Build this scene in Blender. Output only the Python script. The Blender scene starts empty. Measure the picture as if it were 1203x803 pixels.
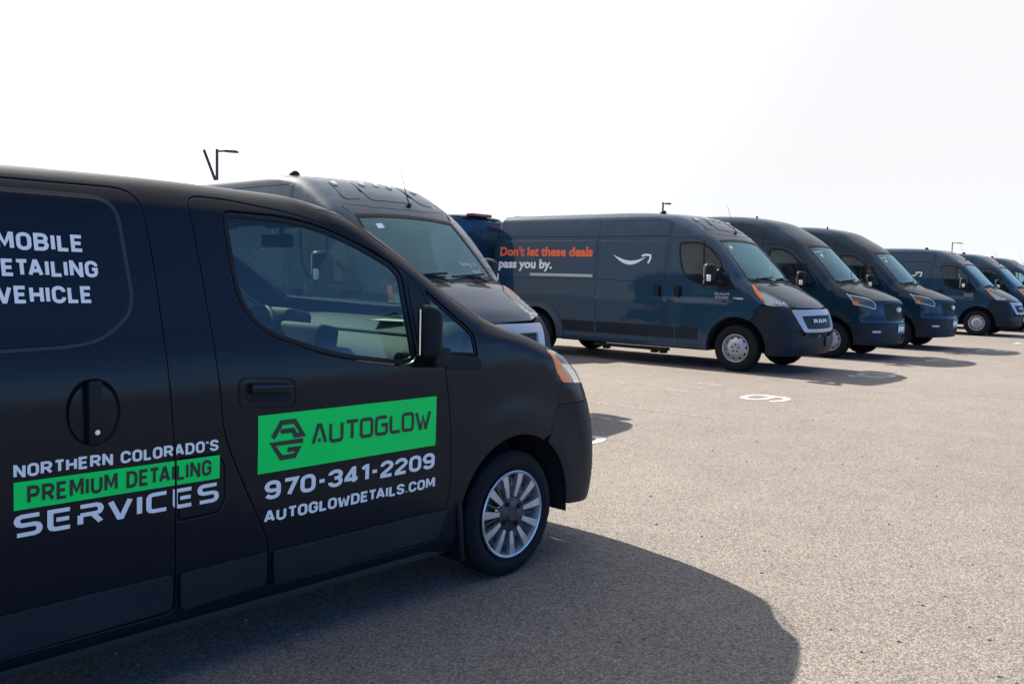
import bpy, bmesh, math, random
import numpy as np
from math import sin, cos, pi, radians, atan2, sqrt
from mathutils import Vector, Matrix
from mathutils.geometry import delaunay_2d_cdt
random.seed(7); rng = np.random.RandomState(7)
SC = bpy.context.scene
COL = SC.collection
# ------------------------------------------------------------------ camera
CAMH, PITCH, ROLL = 1.443, 0.0738, 0.0255
cam_d = bpy.data.cameras.new('camera'); cam = bpy.data.objects.new('camera', cam_d); COL.objects.link(cam)
cam_d.sensor_width = 36.0; cam_d.lens = 36.0 * 1063.8 / 1203.0; cam_d.clip_start = .05; cam_d.clip_end = 3000
_r = Vector((cos(ROLL), sin(ROLL) * sin(PITCH), sin(ROLL) * cos(PITCH)))
_u = Vector((-sin(ROLL), cos(ROLL) * sin(PITCH), cos(ROLL) * cos(PITCH)))
_f = Vector((0, cos(PITCH), -sin(PITCH)))
cam.matrix_world = Matrix(((_r.x, _u.x, -_f.x, 0), (_r.y, _u.y, -_f.y, 0), (_r.z, _u.z, -_f.z, CAMH), (0, 0, 0, 1)))
SC.camera = cam
SC.render.resolution_x, SC.render.resolution_y = 1024, 683
# ------------------------------------------------------------------ light
SUN_TO = Vector((-0.70, 0.72, .765)).normalized()          # towards the sun
SUN_EL = math.asin(SUN_TO.z); SUN_AZ = atan2(SUN_TO.x, SUN_TO.y)
sd = bpy.data.lights.new('sun', 'SUN'); sd.energy = 5.0; sd.angle = radians(.55); sd.color = (1.0, .90, .77)
so = bpy.data.objects.new('sun', sd); COL.objects.link(so)
so.rotation_euler = SUN_TO.to_track_quat('Z', 'Y').to_euler(); so.location = (0, 0, 30)
W = bpy.data.worlds.new('World'); SC.world = W; W.use_nodes = True
nt = W.node_tree; nt.nodes.clear()
def nd(t, **k):
    n = nt.nodes.new(t)
    for a, b in k.items(): setattr(n, a, b)
    return n
out = nd('ShaderNodeOutputWorld'); bg = nd('ShaderNodeBackground'); sky = nd('ShaderNodeTexSky', sky_type='NISHITA')
sky.sun_disc = False; sky.sun_elevation = SUN_EL; sky.sun_rotation = SUN_AZ; sky.altitude = 1500; sky.air_density = 1.0; sky.dust_density = .6; sky.ozone_density = 2.5
# thin high cloud veil: bright round the sun, fading to clearer blue on the far side
tc = nd('ShaderNodeTexCoord'); dot = nd('ShaderNodeVectorMath', operation='DOT_PRODUCT'); dot.inputs[1].default_value = SUN_TO
nt.links.new(tc.outputs['Generated'], dot.inputs[0])
mr = nd('ShaderNodeMapRange', interpolation_type='SMOOTHSTEP'); mr.inputs['From Min'].default_value = -.02; mr.inputs['From Max'].default_value = .30
nt.links.new(dot.outputs['Value'], mr.inputs['Value'])
mp = nd('ShaderNodeMapping'); mp.inputs['Scale'].default_value = (1.2, 1.2, 6.0); mp.inputs['Rotation'].default_value = (.1, .15, .4)
nz = nd('ShaderNodeTexNoise'); nz.inputs['Scale'].default_value = 2.0; nz.inputs['Detail'].default_value = 6; nz.inputs['Roughness'].default_value = .6
nt.links.new(tc.outputs['Generated'], mp.inputs['Vector']); nt.links.new(mp.outputs[0], nz.inputs['Vector'])
nr = nd('ShaderNodeMapRange'); nr.inputs['From Min'].default_value = .35; nr.inputs['From Max'].default_value = .7; nr.inputs['To Min'].default_value = .94; nr.inputs['To Max'].default_value = 1.0
nt.links.new(nz.outputs['Fac'], nr.inputs['Value'])
mul = nd('ShaderNodeMath', operation='MULTIPLY'); nt.links.new(mr.outputs[0], mul.inputs[0]); nt.links.new(nr.outputs[0], mul.inputs[1])
mix = nd('ShaderNodeMix', data_type='RGBA'); nt.links.new(mul.outputs[0], mix.inputs[0])
skm = nd('ShaderNodeMix', data_type='RGBA', blend_type='MULTIPLY'); skm.inputs[0].default_value = 1
nt.links.new(sky.outputs[0], skm.inputs[6]); skm.inputs[7].default_value = (.044, .066, .096, 1)
nt.links.new(skm.outputs[2], mix.inputs[6]); 
glow = nd('ShaderNodeMapRange', interpolation_type='SMOOTHSTEP'); glow.inputs['From Min'].default_value = .45; glow.inputs['From Max'].default_value = 1.0; glow.inputs['To Min'].default_value = 1; glow.inputs['To Max'].default_value = 2.0
nt.links.new(dot.outputs['Value'], glow.inputs['Value'])
vm = nd('ShaderNodeVectorMath', operation='SCALE'); vm.inputs[0].default_value = (.292, .289, .289); nt.links.new(glow.outputs[0], vm.inputs['Scale']); nt.links.new(vm.outputs[0], mix.inputs[7])
nt.links.new(mix.outputs[2], bg.inputs[0]); bg.inputs[1].default_value = 1.0
nt.links.new(bg.outputs[0], out.inputs[0])
SC.view_settings.view_transform = 'Standard'; SC.view_settings.look = 'None'; SC.view_settings.gamma = 1; SC.view_settings.exposure = 1.72
SC.cycles.max_bounces = 10; SC.cycles.transparent_max_bounces = 16
# ------------------------------------------------------------------ object helpers
def lab(o, label=None, cat=None, group=None, kind=None):
    if label: o['label'] = label
    if cat: o['category'] = cat
    if group: o['group'] = group
    if kind: o['kind'] = kind
    return o
def empty(name, loc=(0, 0, 0), rz=0):
    o = bpy.data.objects.new(name, None); COL.objects.link(o); o.location = loc; o.rotation_euler = (0, 0, rz); o.empty_display_size = .3
    return o
def mobj(name, verts, faces, mat, parent=None, smooth=False, normals=None):
    me = bpy.data.meshes.new(name); me.from_pydata([tuple(v) for v in verts], [], [tuple(int(i) for i in f) for f in faces])
    if smooth: me.polygons.foreach_set('use_smooth', [True] * len(me.polygons))
    me.update()
    if normals is not None: me.normals_split_custom_set_from_vertices([tuple(n) for n in normals])
    if mat: me.materials.append(mat)
    o = bpy.data.objects.new(name, me); COL.objects.link(o); o.parent = parent
    return o
def bobj(name, bm, mat, parent=None, smooth=None):
    me = bpy.data.meshes.new(name); bmesh.ops.recalc_face_normals(bm, faces=bm.faces); bm.to_mesh(me); bm.free()
    if smooth is not None:
        me.polygons.foreach_set('use_smooth', [True] * len(me.polygons)); me.update()
        me.set_sharp_from_angle(angle=radians(smooth))
    me.materials.append(mat); o = bpy.data.objects.new(name, me); COL.objects.link(o); o.parent = parent
    return o
def bbox(bm, c, s, bev=0, rot=None, seg=2, taper=None):
    r = bmesh.ops.create_cube(bm, size=1); vs = r['verts']
    for v in vs:
        v.co = Vector((v.co.x * s[0], v.co.y * s[1], v.co.z * s[2]))
        if taper and v.co.z > 0: v.co.x *= taper[0]; v.co.y *= taper[1]
    if bev:
        es = list({e for v in vs for e in v.link_edges}); g = bmesh.ops.bevel(bm, geom=es, offset=bev, segments=seg, affect='EDGES', profile=.6)
        vs = list({v for f in g['faces'] for v in f.verts} | {v for v in vs if v.is_valid})
    M = Matrix.Translation(c) @ (rot if rot else Matrix.Identity(4))
    for v in vs: v.co = M @ v.co
    return vs
def boxo(name, c, s, mat, parent=None, bev=0, rot=None, taper=None):
    bm = bmesh.new(); bbox(bm, Vector((0, 0, 0)), s, bev, None, 2, taper)
    M = Matrix.Translation(c) @ (rot if rot else Matrix.Identity(4)); bmesh.ops.transform(bm, matrix=M, verts=bm.verts)
    return bobj(name, bm, mat, parent, 35 if bev else None)
def tube(bm, pts, r, n=8, cap=True):
    pts = [Vector(p) for p in pts]; rs = r if isinstance(r, (list, tuple)) else [r] * len(pts); rings = []
    up = Vector((0, 0, 1))
    for i, p in enumerate(pts):
        t = (pts[min(i + 1, len(pts) - 1)] - pts[max(i - 1, 0)]).normalized()
        a = t.cross(up if abs(t.z) < .95 else Vector((1, 0, 0))).normalized(); b = t.cross(a)
        rings.append([bm.verts.new(p + (a * cos(2 * pi * k / n) + b * sin(2 * pi * k / n)) * rs[i]) for k in range(n)])
    for A, B in zip(rings, rings[1:]):
        for k in range(n): bm.faces.new((A[k], A[(k + 1) % n], B[(k + 1) % n], B[k]))
    if cap: bm.faces.new(rings[0]); bm.faces.new(rings[-1][::-1])
def tubeo(name, pts, r, mat, parent=None, n=8):
    bm = bmesh.new(); tube(bm, pts, r, n); return bobj(name, bm, mat, parent, 50)
def lathe(bm, prof, n=48, axis='y', c=(0, 0, 0), close=False):
    rings = []
    for (r, h) in prof:
        rings.append([bm.verts.new(Vector((c[0] + r * cos(2 * pi * k / n), c[1] + h, c[2] + r * sin(2 * pi * k / n)))) for k in range(n)])
    for A, B in zip(rings, rings[1:]):
        for k in range(n): bm.faces.new((A[k], A[(k + 1) % n], B[(k + 1) % n], B[k]))
    return rings
def copy_tree(o, parent=None):
    c = o.copy(); COL.objects.link(c); c.parent = parent
    for ch in list(o.children): copy_tree(ch, c)
    return c
# ------------------------------------------------------------------ materials
def srgb(r, g, b):
    f = lambda c: (c / 255) / 12.92 if c / 255 <= .04045 else ((c / 255 + .055) / 1.055) ** 2.4
    return (f(r), f(g), f(b), 1)
def mat(name, col, rough=.5, metal=0, coat=0, spec=.5, crough=.05, noise=0, nscale=30, bump=0, bscale=200, dust=0, dustcol=(.25, .23, .2, 1), wave=0):
    m = bpy.data.materials.new(name); m.use_nodes = True; t = m.node_tree; p = t.nodes['Principled BSDF']
    col = (*col[:3], 1); p.inputs['Base Color'].default_value = col; p.inputs['Roughness'].default_value = rough; p.inputs['Metallic'].default_value = metal
    p.inputs['Coat Weight'].default_value = coat; p.inputs['Coat Roughness'].default_value = crough; p.inputs['Specular IOR Level'].default_value = spec
    L = t.links.new; tcn = t.nodes.new('ShaderNodeTexCoord')
    if noise or dust:
        n = t.nodes.new('ShaderNodeTexNoise'); n.inputs['Scale'].default_value = nscale; n.inputs['Detail'].default_value = 5; L(tcn.outputs['Object'], n.inputs['Vector'])
        r = t.nodes.new('ShaderNodeMapRange'); r.inputs['To Min'].default_value = 1 - noise; r.inputs['To Max'].default_value = 1 + noise; L(n.outputs['Fac'], r.inputs['Value'])
        mx = t.nodes.new('ShaderNodeMix'); mx.data_type = 'RGBA'; mx.blend_type = 'MULTIPLY'; mx.inputs[0].default_value = 1; mx.inputs[6].default_value = col; L(r.outputs[0], mx.inputs[7])
        src = mx.outputs[2]
        if dust:
            n2 = t.nodes.new('ShaderNodeTexNoise'); n2.inputs['Scale'].default_value = 2.3; n2.inputs['Detail'].default_value = 8; n2.inputs['Roughness'].default_value = .65; L(tcn.outputs['Object'], n2.inputs['Vector'])
            sx = t.nodes.new('ShaderNodeSeparateXYZ'); L(tcn.outputs['Object'], sx.inputs[0])
            g = t.nodes.new('ShaderNodeMapRange'); g.inputs['From Min'].default_value = 0; g.inputs['From Max'].default_value = 1.3; g.inputs['To Min'].default_value = 1; g.inputs['To Max'].default_value = .25; L(sx.outputs['Z'], g.inputs['Value'])
            r2 = t.nodes.new('ShaderNodeMapRange'); r2.inputs['From Min'].default_value = .35; r2.inputs['From Max'].default_value = .75; r2.inputs['To Max'].default_value = dust; L(n2.outputs['Fac'], r2.inputs['Value'])
            mm = t.nodes.new('ShaderNodeMath'); mm.operation = 'MULTIPLY'; L(g.outputs[0], mm.inputs[0]); L(r2.outputs[0], mm.inputs[1])
            m2 = t.nodes.new('ShaderNodeMix'); m2.data_type = 'RGBA'; L(mm.outputs[0], m2.inputs[0]); L(src, m2.inputs[6]); m2.inputs[7].default_value = dustcol
            src = m2.outputs[2]
            rr = t.nodes.new('ShaderNodeMath'); rr.operation = 'ADD'; rr.inputs[1].default_value = rough; L(mm.outputs[0], rr.inputs[0]); L(rr.outputs[0], p.inputs['Roughness'])
        L(src, p.inputs['Base Color'])
    if bump:
        n3 = t.nodes.new('ShaderNodeTexNoise'); n3.inputs['Scale'].default_value = bscale; n3.inputs['Detail'].default_value = 3; L(tcn.outputs['Object'], n3.inputs['Vector'])
        b = t.nodes.new('ShaderNodeBump'); b.inputs['Strength'].default_value = bump; b.inputs['Distance'].default_value = .002; L(n3.outputs['Fac'], b.inputs['Height']); L(b.outputs[0], p.inputs['Normal'])
    if wave:
        n4 = t.nodes.new('ShaderNodeTexNoise'); n4.inputs['Scale'].default_value = 1.8; n4.inputs['Detail'].default_value = 2; L(tcn.outputs['Object'], n4.inputs['Vector'])
        b4 = t.nodes.new('ShaderNodeBump'); b4.inputs['Strength'].default_value = wave; b4.inputs['Distance'].default_value = .012; L(n4.outputs['Fac'], b4.inputs['Height']); L(b4.outputs[0], p.inputs['Normal']); L(b4.outputs[0], p.inputs['Coat Normal'])
    return m
def glass(name, tint, rough=0.0, haze=.0, ior=1.5, hazecol=(.3, .35, .35, 1), gcol=(.95, 1, 1, 1)):
    m = bpy.data.materials.new(name); m.use_nodes = True; t = m.node_tree; t.nodes.clear(); L = t.links.new
    o = t.nodes.new('ShaderNodeOutputMaterial'); tr = t.nodes.new('ShaderNodeBsdfTransparent'); tr.inputs[0].default_value = (*tint, 1)
    gl = t.nodes.new('ShaderNodeBsdfGlossy'); gl.inputs['Roughness'].default_value = rough; gl.inputs['Color'].default_value = gcol
    fr = t.nodes.new('ShaderNodeFresnel'); geo = t.nodes.new('ShaderNodeNewGeometry'); io = t.nodes.new('ShaderNodeMapRange'); io.inputs['To Min'].default_value = ior; io.inputs['To Max'].default_value = 1 / ior; L(geo.outputs['Backfacing'], io.inputs['Value']); L(io.outputs[0], fr.inputs[0])   # a thin pane: the same from both sides
    df = t.nodes.new('ShaderNodeBsdfDiffuse'); df.inputs[0].default_value = hazecol
    mh = t.nodes.new('ShaderNodeMixShader'); mh.inputs[0].default_value = haze; L(tr.outputs[0], mh.inputs[1]); L(df.outputs[0], mh.inputs[2])
    mx = t.nodes.new('ShaderNodeMixShader'); L(fr.outputs[0], mx.inputs[0]); L(mh.outputs[0], mx.inputs[1]); L(gl.outputs[0], mx.inputs[2]); L(mx.outputs[0], o.inputs[0])
    return m
M = {}
M['wrap'] = mat('satin_black_wrap', (.0032, .0055, .0105), .5, spec=.06, coat=.30, crough=.16, noise=.15, nscale=3, dust=.008, wave=.18)
M['clear_lamp'] = mat('clear_marker_lamp', (.62, .52, .42), .2, coat=.8)
M['satin'] = mat('satin_black_plastic', (.004, .0065, .010), .5, spec=.14, noise=.2, bump=.25, bscale=700, dust=.03)
M['clad'] = mat('grey_plastic', (.006, .010, .016), .5, spec=.18, noise=.2, bump=.2, bscale=500, dust=.05)
M['paint'] = mat('slate_blue_paint', (.0105, .037, .066), .5, spec=.05, coat=.62, crough=.05, noise=.10, nscale=4, dust=.02, wave=.5)
M['paint_dark'] = mat('midnight_blue_paint', (.0045, .019, .036), .5, spec=.03, coat=.48, crough=.05, noise=.08, nscale=4, dust=.004, wave=.5)
M['bumper'] = mat('dark_bumper_plastic', (.0055, .010, .018), .55, spec=.16, noise=.2, bump=.25, bscale=400, dust=.06)
M['black'] = mat('black_plastic', (.005, .006, .008), .5, spec=.2, noise=.15, bump=.2)
M['void'] = mat('underbody_black', (.006, .006, .008), .8)
M['rubber'] = mat('tyre_rubber', (.007, .008, .010), .75, spec=.15, noise=.3, nscale=60, bump=.3, bscale=300, dust=.10, dustcol=(.05, .048, .045, 1))
M['steel'] = mat('painted_steel_wheel', (.38, .40, .42), .35, metal=.7, noise=.2, nscale=25, dust=.3, dustcol=(.1, .08, .06, 1))
M['alloy'] = mat('machined_silver', (.40, .42, .45), .36, metal=.7, noise=.08)
M['gun'] = mat('gunmetal', (.035, .038, .042), .4, metal=.4, noise=.2)
M['rotor'] = mat('brake_steel', (.25, .26, .28), .4, metal=.9, noise=.3)
M['silver'] = mat('silver_plastic', (.34, .35, .36), .4, metal=.15, coat=.3, noise=.05)
M['chrome'] = mat('chrome', (.75, .76, .78), .1, metal=1)
M['white'] = mat('white_vinyl', (.70, .68, .64), .45, noise=.04)
M['green'] = mat('green_vinyl', (.0, .66, .10), .5, spec=.15, noise=.04, nscale=5)
M['vblack'] = mat('black_vinyl', (.008, .009, .01), .45)
M['orange'] = mat('orange_vinyl', (.72, .105, .025), .5)
M['red'] = mat('red_vinyl', (.45, .02, .02), .5)
M['amber'] = mat('amber_lens', (.90, .20, .02), .35, coat=.3, spec=.2, bump=.5, bscale=120)
M['redlens'] = mat('red_lens', (.3, .02, .02), .2, coat=.8)
M['plate'] = mat('plate_white', (.62, .66, .64), .5, noise=.1)
M['plate_green'] = mat('plate_green', (.02, .16, .09), .5)
M['trim'] = mat('dash_plastic', (.045, .056, .048), .7, spec=.12, noise=.15, bump=.4, bscale=600)
M['seat'] = mat('seat_fabric', (.025, .028, .032), .85, noise=.2, bump=.3, bscale=300)
M['headliner'] = mat('headliner', (.10, .11, .11), .9, noise=.1)
M['screen'] = mat('screen_glass', (.01, .012, .014), .1, coat=1)
M['nvglass'] = glass('door_glass', (.235, .36, .33), haze=.03, hazecol=(.25, .4, .4, 1))
M['nvws'] = glass('van_windscreen', (.80, .90, .85), haze=.03, hazecol=(.3, .4, .4, 1))
M['glassd'] = glass('dark_side_glass', (.46, .62, .64), haze=.02)
M['ws'] = glass('windscreen_glass', (.66, .86, .86), haze=.05, hazecol=(.12, .34, .44, 1), ior=1.8, gcol=(.50, .84, 1, 1))  # blue of the reflected sky put into the gloss and haze colours
M['lens'] = glass('clear_lens', (.95, .97, .98), haze=.05, hazecol=(.75, .78, .8, 1), ior=1.22)
M['mirrorglass'] = mat('mirror_glass', (.8, .85, .88), .03, metal=1)
M['pole'] = mat('bronze_pole_paint', (.03, .028, .028), .45, noise=.1)

M['reflector'] = mat('lamp_reflector', (.30, .33, .36), .3, metal=.8, noise=.3, nscale=40)
M['dash'] = mat('dark_dash_plastic', (.026, .032, .028), .65, spec=.15, noise=.2, bump=.5, bscale=500)
# ------------------------------------------------------------------ vehicle shells: rounded bodies given by their curves
def pchip(xs, ys):
    xs=np.array(xs,float); ys=np.array(ys,float); h=np.diff(xs); d=np.diff(ys)/h; m=np.zeros(len(xs))
    m[0]=d[0]; m[-1]=d[-1]
    for i in range(1,len(xs)-1):
        if d[i-1]*d[i]>0:
            w1=2*h[i]+h[i-1]; w2=h[i]+2*h[i-1]; m[i]=(w1+w2)/(w1/d[i-1]+w2/d[i])
    X=np.linspace(xs[0],xs[-1],600); k=np.clip(np.searchsorted(xs,X,side='right')-1,0,len(xs)-2)
    t=(X-xs[k])/h[k]
    Y=(1+2*t)*(1-t)**2*ys[k]+t*(1-t)**2*h[k]*m[k]+t*t*(3-2*t)*ys[k+1]+t*t*(t-1)*h[k]*m[k+1]
    return lambda q: np.interp(q,X,Y)
def sst(a,b,x):
    t=np.clip((x-a)/(b-a),0,1); return t*t*(3-2*t)
def rmax(a,b,r):
    u=np.maximum(r+a,0); v=np.maximum(r+b,0)
    return np.minimum(np.maximum(a,b),-r)+np.sqrt(u*u+v*v)
class Shell:
    def __init__(s, W, xf, bow, top, xr, crown, rst, rsf, rft, taper, arches=(), m=2.2, rear_r=.1, steps=()):
        s.W=pchip(*zip(*W)); s.xf=pchip(*zip(*xf)); s.bow=pchip(*zip(*bow)); s.top=pchip(*zip(*top)); s.xr=pchip(*zip(*xr))
        s.crown=crown; s.rst=rst; s.rsf=pchip(*zip(*rsf)); s.rft=rft; s.taper=taper; s.arches=arches; s.m=m; s.rr=rear_r; s.steps=steps
    def w(s,x,z):
        w=s.W(z)-s.taper*sst(0.0,1.0,x)
        for (ax,az,r0,r1,amp) in s.arches:
            d=np.hypot(x-ax,z-az); w=w+amp*(1-sst(r0,r1,d))
        return w
    def F(s,P):
        x,y,z=P[...,0],np.abs(P[...,1]),P[...,2]
        w=s.w(x,z); e=1e-3
        side=y-w
        q=np.clip(y/np.maximum(w,.3),0,1.3)
        xf=s.xf(z)-s.bow(z)*q**s.m
        sl=(s.xf(z+.01)-s.xf(z-.01))/.02
        front=(x-xf)/np.sqrt(1+sl*sl)
        t=z-(s.top(x)-s.crown*q*q)
        rear=s.xr(z)-.06*q**2
        rear=(s.xr(z)+.06*q*q-x)
        f=rmax(side,front,s.rsf(z))
        f=rmax(f,rear,s.rr)
        return rmax(f,t,s.rst)
    def N(s,P):
        e=2e-3; g=np.zeros_like(P)
        for i in range(3):
            d=np.zeros(3); d[i]=e
            g[...,i]=s.F(P+d)-s.F(P-d)
        return g/np.maximum(np.linalg.norm(g,axis=-1,keepdims=True),1e-9)
    def solve(s,P0,D,n=40):
        """first outside start P0, inner end P0+D: bisection"""
        a=np.zeros(len(P0)); b=np.ones(len(P0))
        for _ in range(n):
            m=(a+b)/2; o=s.F(P0+D*m[:,None])>0
            a=np.where(o,m,a); b=np.where(o,b,m)
        return P0+D*((a+b)/2)[:,None]
NV=Shell(
 W=[(.1,.77),(.2,.80),(.26,.828),(.39,.836),(.6,.843),(.85,.848),(1.0,.846),(1.12,.835),(1.25,.805),(1.45,.762),(1.6,.728),(1.72,.695),(1.9,.64)],
 xf=[(.1,.78),(.2,.84),(.3,.89),(.45,.915),(.6,.905),(.75,.86),(.85,.81),(.93,.74),(1.0,.62),(1.08,.45),(1.15,.26),(1.22,.03),(1.3,-.14),(1.5,-.46),(1.7,-.80),(1.8,-1.0),(1.9,-1.3)],
 bow=[(.1,.16),(.5,.18),(.8,.18),(1.0,.14),(1.2,.15),(1.5,.15),(1.9,.12)],
 top=[(-4,1.745),(-3,1.775),(-1.8,1.782),(-1.0,1.765),(0,1.755)], xr=[(.1,-3.8),(1.0,-3.82),(1.6,-3.72),(1.9,-3.6)],
 crown=.05,rst=.11,rsf=[(.1,.16),(.6,.2),(.9,.2),(1.05,.1),(1.2,.09),(1.5,.08),(1.9,.09)],rft=.1,taper=.015,
 arches=[(0,.305,.40,.62,.018),(-2.925,.305,.40,.62,.018)])
PM=Shell(
 W=[(.1,.94),(.25,.975),(.35,.995),(.45,1.004),(.62,1.010),(.9,1.016),(1.09,1.025),(1.13,1.008),(1.38,1.0),(1.6,.985),(1.9,.958),(2.1,.935),(2.3,.905),(2.6,.85)],
 xf=[(.1,.85),(.22,.90),(.3,.94),(.5,1.0),(.7,1.0),(.85,.96),(1.0,.90),(1.04,.87),(1.12,.79),(1.25,.58),(1.36,.37),(1.42,.23),(1.46,.17),(1.6,.03),(1.8,-.17),(2.0,-.37),(2.12,-.50),(2.25,-.66),(2.4,-.88),(2.5,-1.10),(2.57,-1.42),(2.62,-1.9)],
 bow=[(.1,.15),(.5,.17),(.9,.19),(1.1,.24),(1.3,.23),(1.45,.16),(2.1,.08),(2.4,.14),(2.6,.16)],
 top=[(-6,2.585),(-1.3,2.60),(-.9,2.58),(0,2.5)], xr=[(.1,-5.24),(1.2,-5.28),(1.9,-5.25),(2.6,-5.11)],
 crown=.035,rst=.10,rsf=[(.1,.15),(.6,.17),(1.0,.13),(1.2,.10),(1.5,.08),(2.1,.08),(2.3,.12),(2.6,.14)],rft=.1,taper=.03,
 arches=[(0,.372,.50,.60,.012),(-4.038,.372,.50,.60,.012)])
TR=Shell(
 W=[(.1,.95),(.25,.98),(.4,1.01),(.7,1.03),(1.0,1.03),(1.12,1.03),(1.25,1.01),(1.45,.99),(1.8,.95),(2.1,.90),(2.3,.87),(2.5,.84),(2.8,.78)],
 xf=[(.1,.88),(.25,.95),(.35,.99),(.6,1.01),(.75,.99),(.85,.96),(1.0,.95),(1.12,.92),(1.17,.84),(1.25,.66),(1.33,.45),(1.40,.24),(1.45,.14),(1.6,-.01),(1.8,-.20),(2.0,-.40),(2.15,-.55),(2.3,-.73),(2.5,-1.06),(2.62,-1.28),(2.72,-1.55),(2.8,-1.88),(2.84,-2.15)],
 bow=[(.1,.2),(.5,.26),(.9,.30),(1.1,.32),(1.3,.30),(1.45,.22),(2.1,.20),(2.8,.2)],
 top=[(-6,2.82),(-2.2,2.82),(-1.5,2.79),(0,2.75)], xr=[(.1,-4.6),(1.2,-4.68),(1.9,-4.66),(2.8,-4.5)],
 crown=.05,rst=.14,rsf=[(.1,.15),(.6,.2),(1.0,.14),(1.2,.10),(1.5,.08),(2.1,.12),(2.8,.2)],rft=.1,taper=.03,
 arches=[(0,.36,.47,.62,.02),(-3.75,.36,.47,.62,.02)])
# ------------------------------------------------------------------ panels cut on a shell
KW = 1.1; X0 = -.45
def rays(proj, q, s=-1):
    q = np.asarray(q, float); a, b = q[:, 0], q[:, 1]; z = np.zeros(len(q)); o = np.ones(len(q))
    if proj == 'side': return np.stack([a, s * 1.7 * o, b], 1), np.stack([z, -s * 1.7 * o, z], 1)
    if proj == 'front': return np.stack([2 * o, a, b], 1), np.stack([-4.5 * o, z, z], 1)
    if proj == 'rear': return np.stack([-7 * o, a, b], 1), np.stack([4.5 * o, z, z], 1)
    if proj == 'top': return np.stack([a, b, 3.2 * o], 1), np.stack([z, z, -3.0 * o], 1)
    if proj == 'wrap':
        c, d = np.cos(a / KW), np.sin(a / KW); return np.stack([X0 + 3 * c, 3 * d, b], 1), np.stack([-3 * c, -3 * d, z], 1)
def to2(proj, P):
    P = np.asarray(P, float)
    if proj == 'side': return P[:, [0, 2]]
    if proj in ('front', 'rear'): return P[:, [1, 2]]
    if proj == 'top': return P[:, [0, 1]]
    if proj == 'wrap': return np.stack([KW * np.arctan2(P[:, 1], P[:, 0] - X0), P[:, 2]], 1)
def on(sh, proj, q, s=-1):
    P0, D = rays(proj, q, s); return sh.solve(P0, D, 28)
def dens(pts, step=.03, closed=False):
    pts = [np.array(p, float) for p in pts]; 
    if closed: pts = pts + [pts[0]]
    o = []
    for a, b in zip(pts, pts[1:]):
        n = max(1, int(np.ceil(np.linalg.norm(b - a) / step)))
        o += [a + (b - a) * i / n for i in range(n)]
    if not closed: o.append(pts[-1])
    return np.array(o)
def spl(pts, step=.03):
    """open Catmull-Rom curve through the points"""
    p = [np.array(q, float) for q in pts]; p = [2 * p[0] - p[1]] + p + [2 * p[-1] - p[-2]]; o = []
    for i in range(1, len(p) - 2):
        n = max(1, int(np.ceil(np.linalg.norm(p[i + 1] - p[i]) / step)))
        for k in range(n):
            t = k / n; o.append(.5 * ((2 * p[i]) + (-p[i - 1] + p[i + 1]) * t + (2 * p[i - 1] - 5 * p[i] + 4 * p[i + 1] - p[i + 2]) * t * t + (-p[i - 1] + 3 * p[i] - 3 * p[i + 1] + p[i + 2]) * t ** 3))
    o.append(p[-2]); return np.array(o)
def rpoly(pts, r, seg=5):
    """closed polygon with rounded corners; r may be a list"""
    n = len(pts); o = []; rs = r if isinstance(r, (list, tuple)) else [r] * n
    for i in range(n):
        p = np.array(pts[i], float); a = np.array(pts[i - 1], float) - p; b = np.array(pts[(i + 1) % n], float) - p
        la, lb = np.linalg.norm(a), np.linalg.norm(b); rr = min(rs[i], la * .48, lb * .48)
        if rr < 1e-4: o.append(p); continue
        p0, p1 = p + a / la * rr, p + b / lb * rr
        for k in range(seg + 1):
            t = k / seg; o.append((1 - t) ** 2 * p0 + 2 * t * (1 - t) * p + t * t * p1)
    return o
def area2(q): return .5 * np.sum(q[:, 0] * np.roll(q[:, 1], -1) - np.roll(q[:, 0], -1) * q[:, 1])
def clean(q, tol=.0015):
    k = [0]
    for i in range(1, len(q)):
        if np.linalg.norm(q[i] - q[k[-1]]) > tol: k.append(i)
    if len(k) > 3 and np.linalg.norm(q[k[-1]] - q[0]) < tol: k.pop()
    return q[k]
def outn(q):
    """unit outward normals of a closed loop"""
    d = np.roll(q, -1, 0) - np.roll(q, 1, 0); d /= np.maximum(np.linalg.norm(d, axis=1, keepdims=True), 1e-9)
    n = np.stack([d[:, 1], -d[:, 0]], 1)
    return n if area2(q) > 0 else -n
def inside(p, loops):
    r = np.zeros(len(p), bool)
    for q in loops:
        x0, y0 = q[:, 0], q[:, 1]; x1, y1 = np.roll(x0, -1), np.roll(y0, -1)
        for a, b, c, d in zip(x0, y0, x1, y1):
            if b == d: continue
            m = ((b > p[:, 1]) != (d > p[:, 1])) & (p[:, 0] < (c - a) * (p[:, 1] - b) / (d - b) + a)
            r ^= m
    return r
def mindist(p, q):
    o = np.full(len(p), 9.)
    for i in range(0, len(q), 200):
        o = np.minimum(o, np.min(np.linalg.norm(p[:, None] - q[None, i:i + 200], axis=2), axis=1))
    return o
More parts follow.
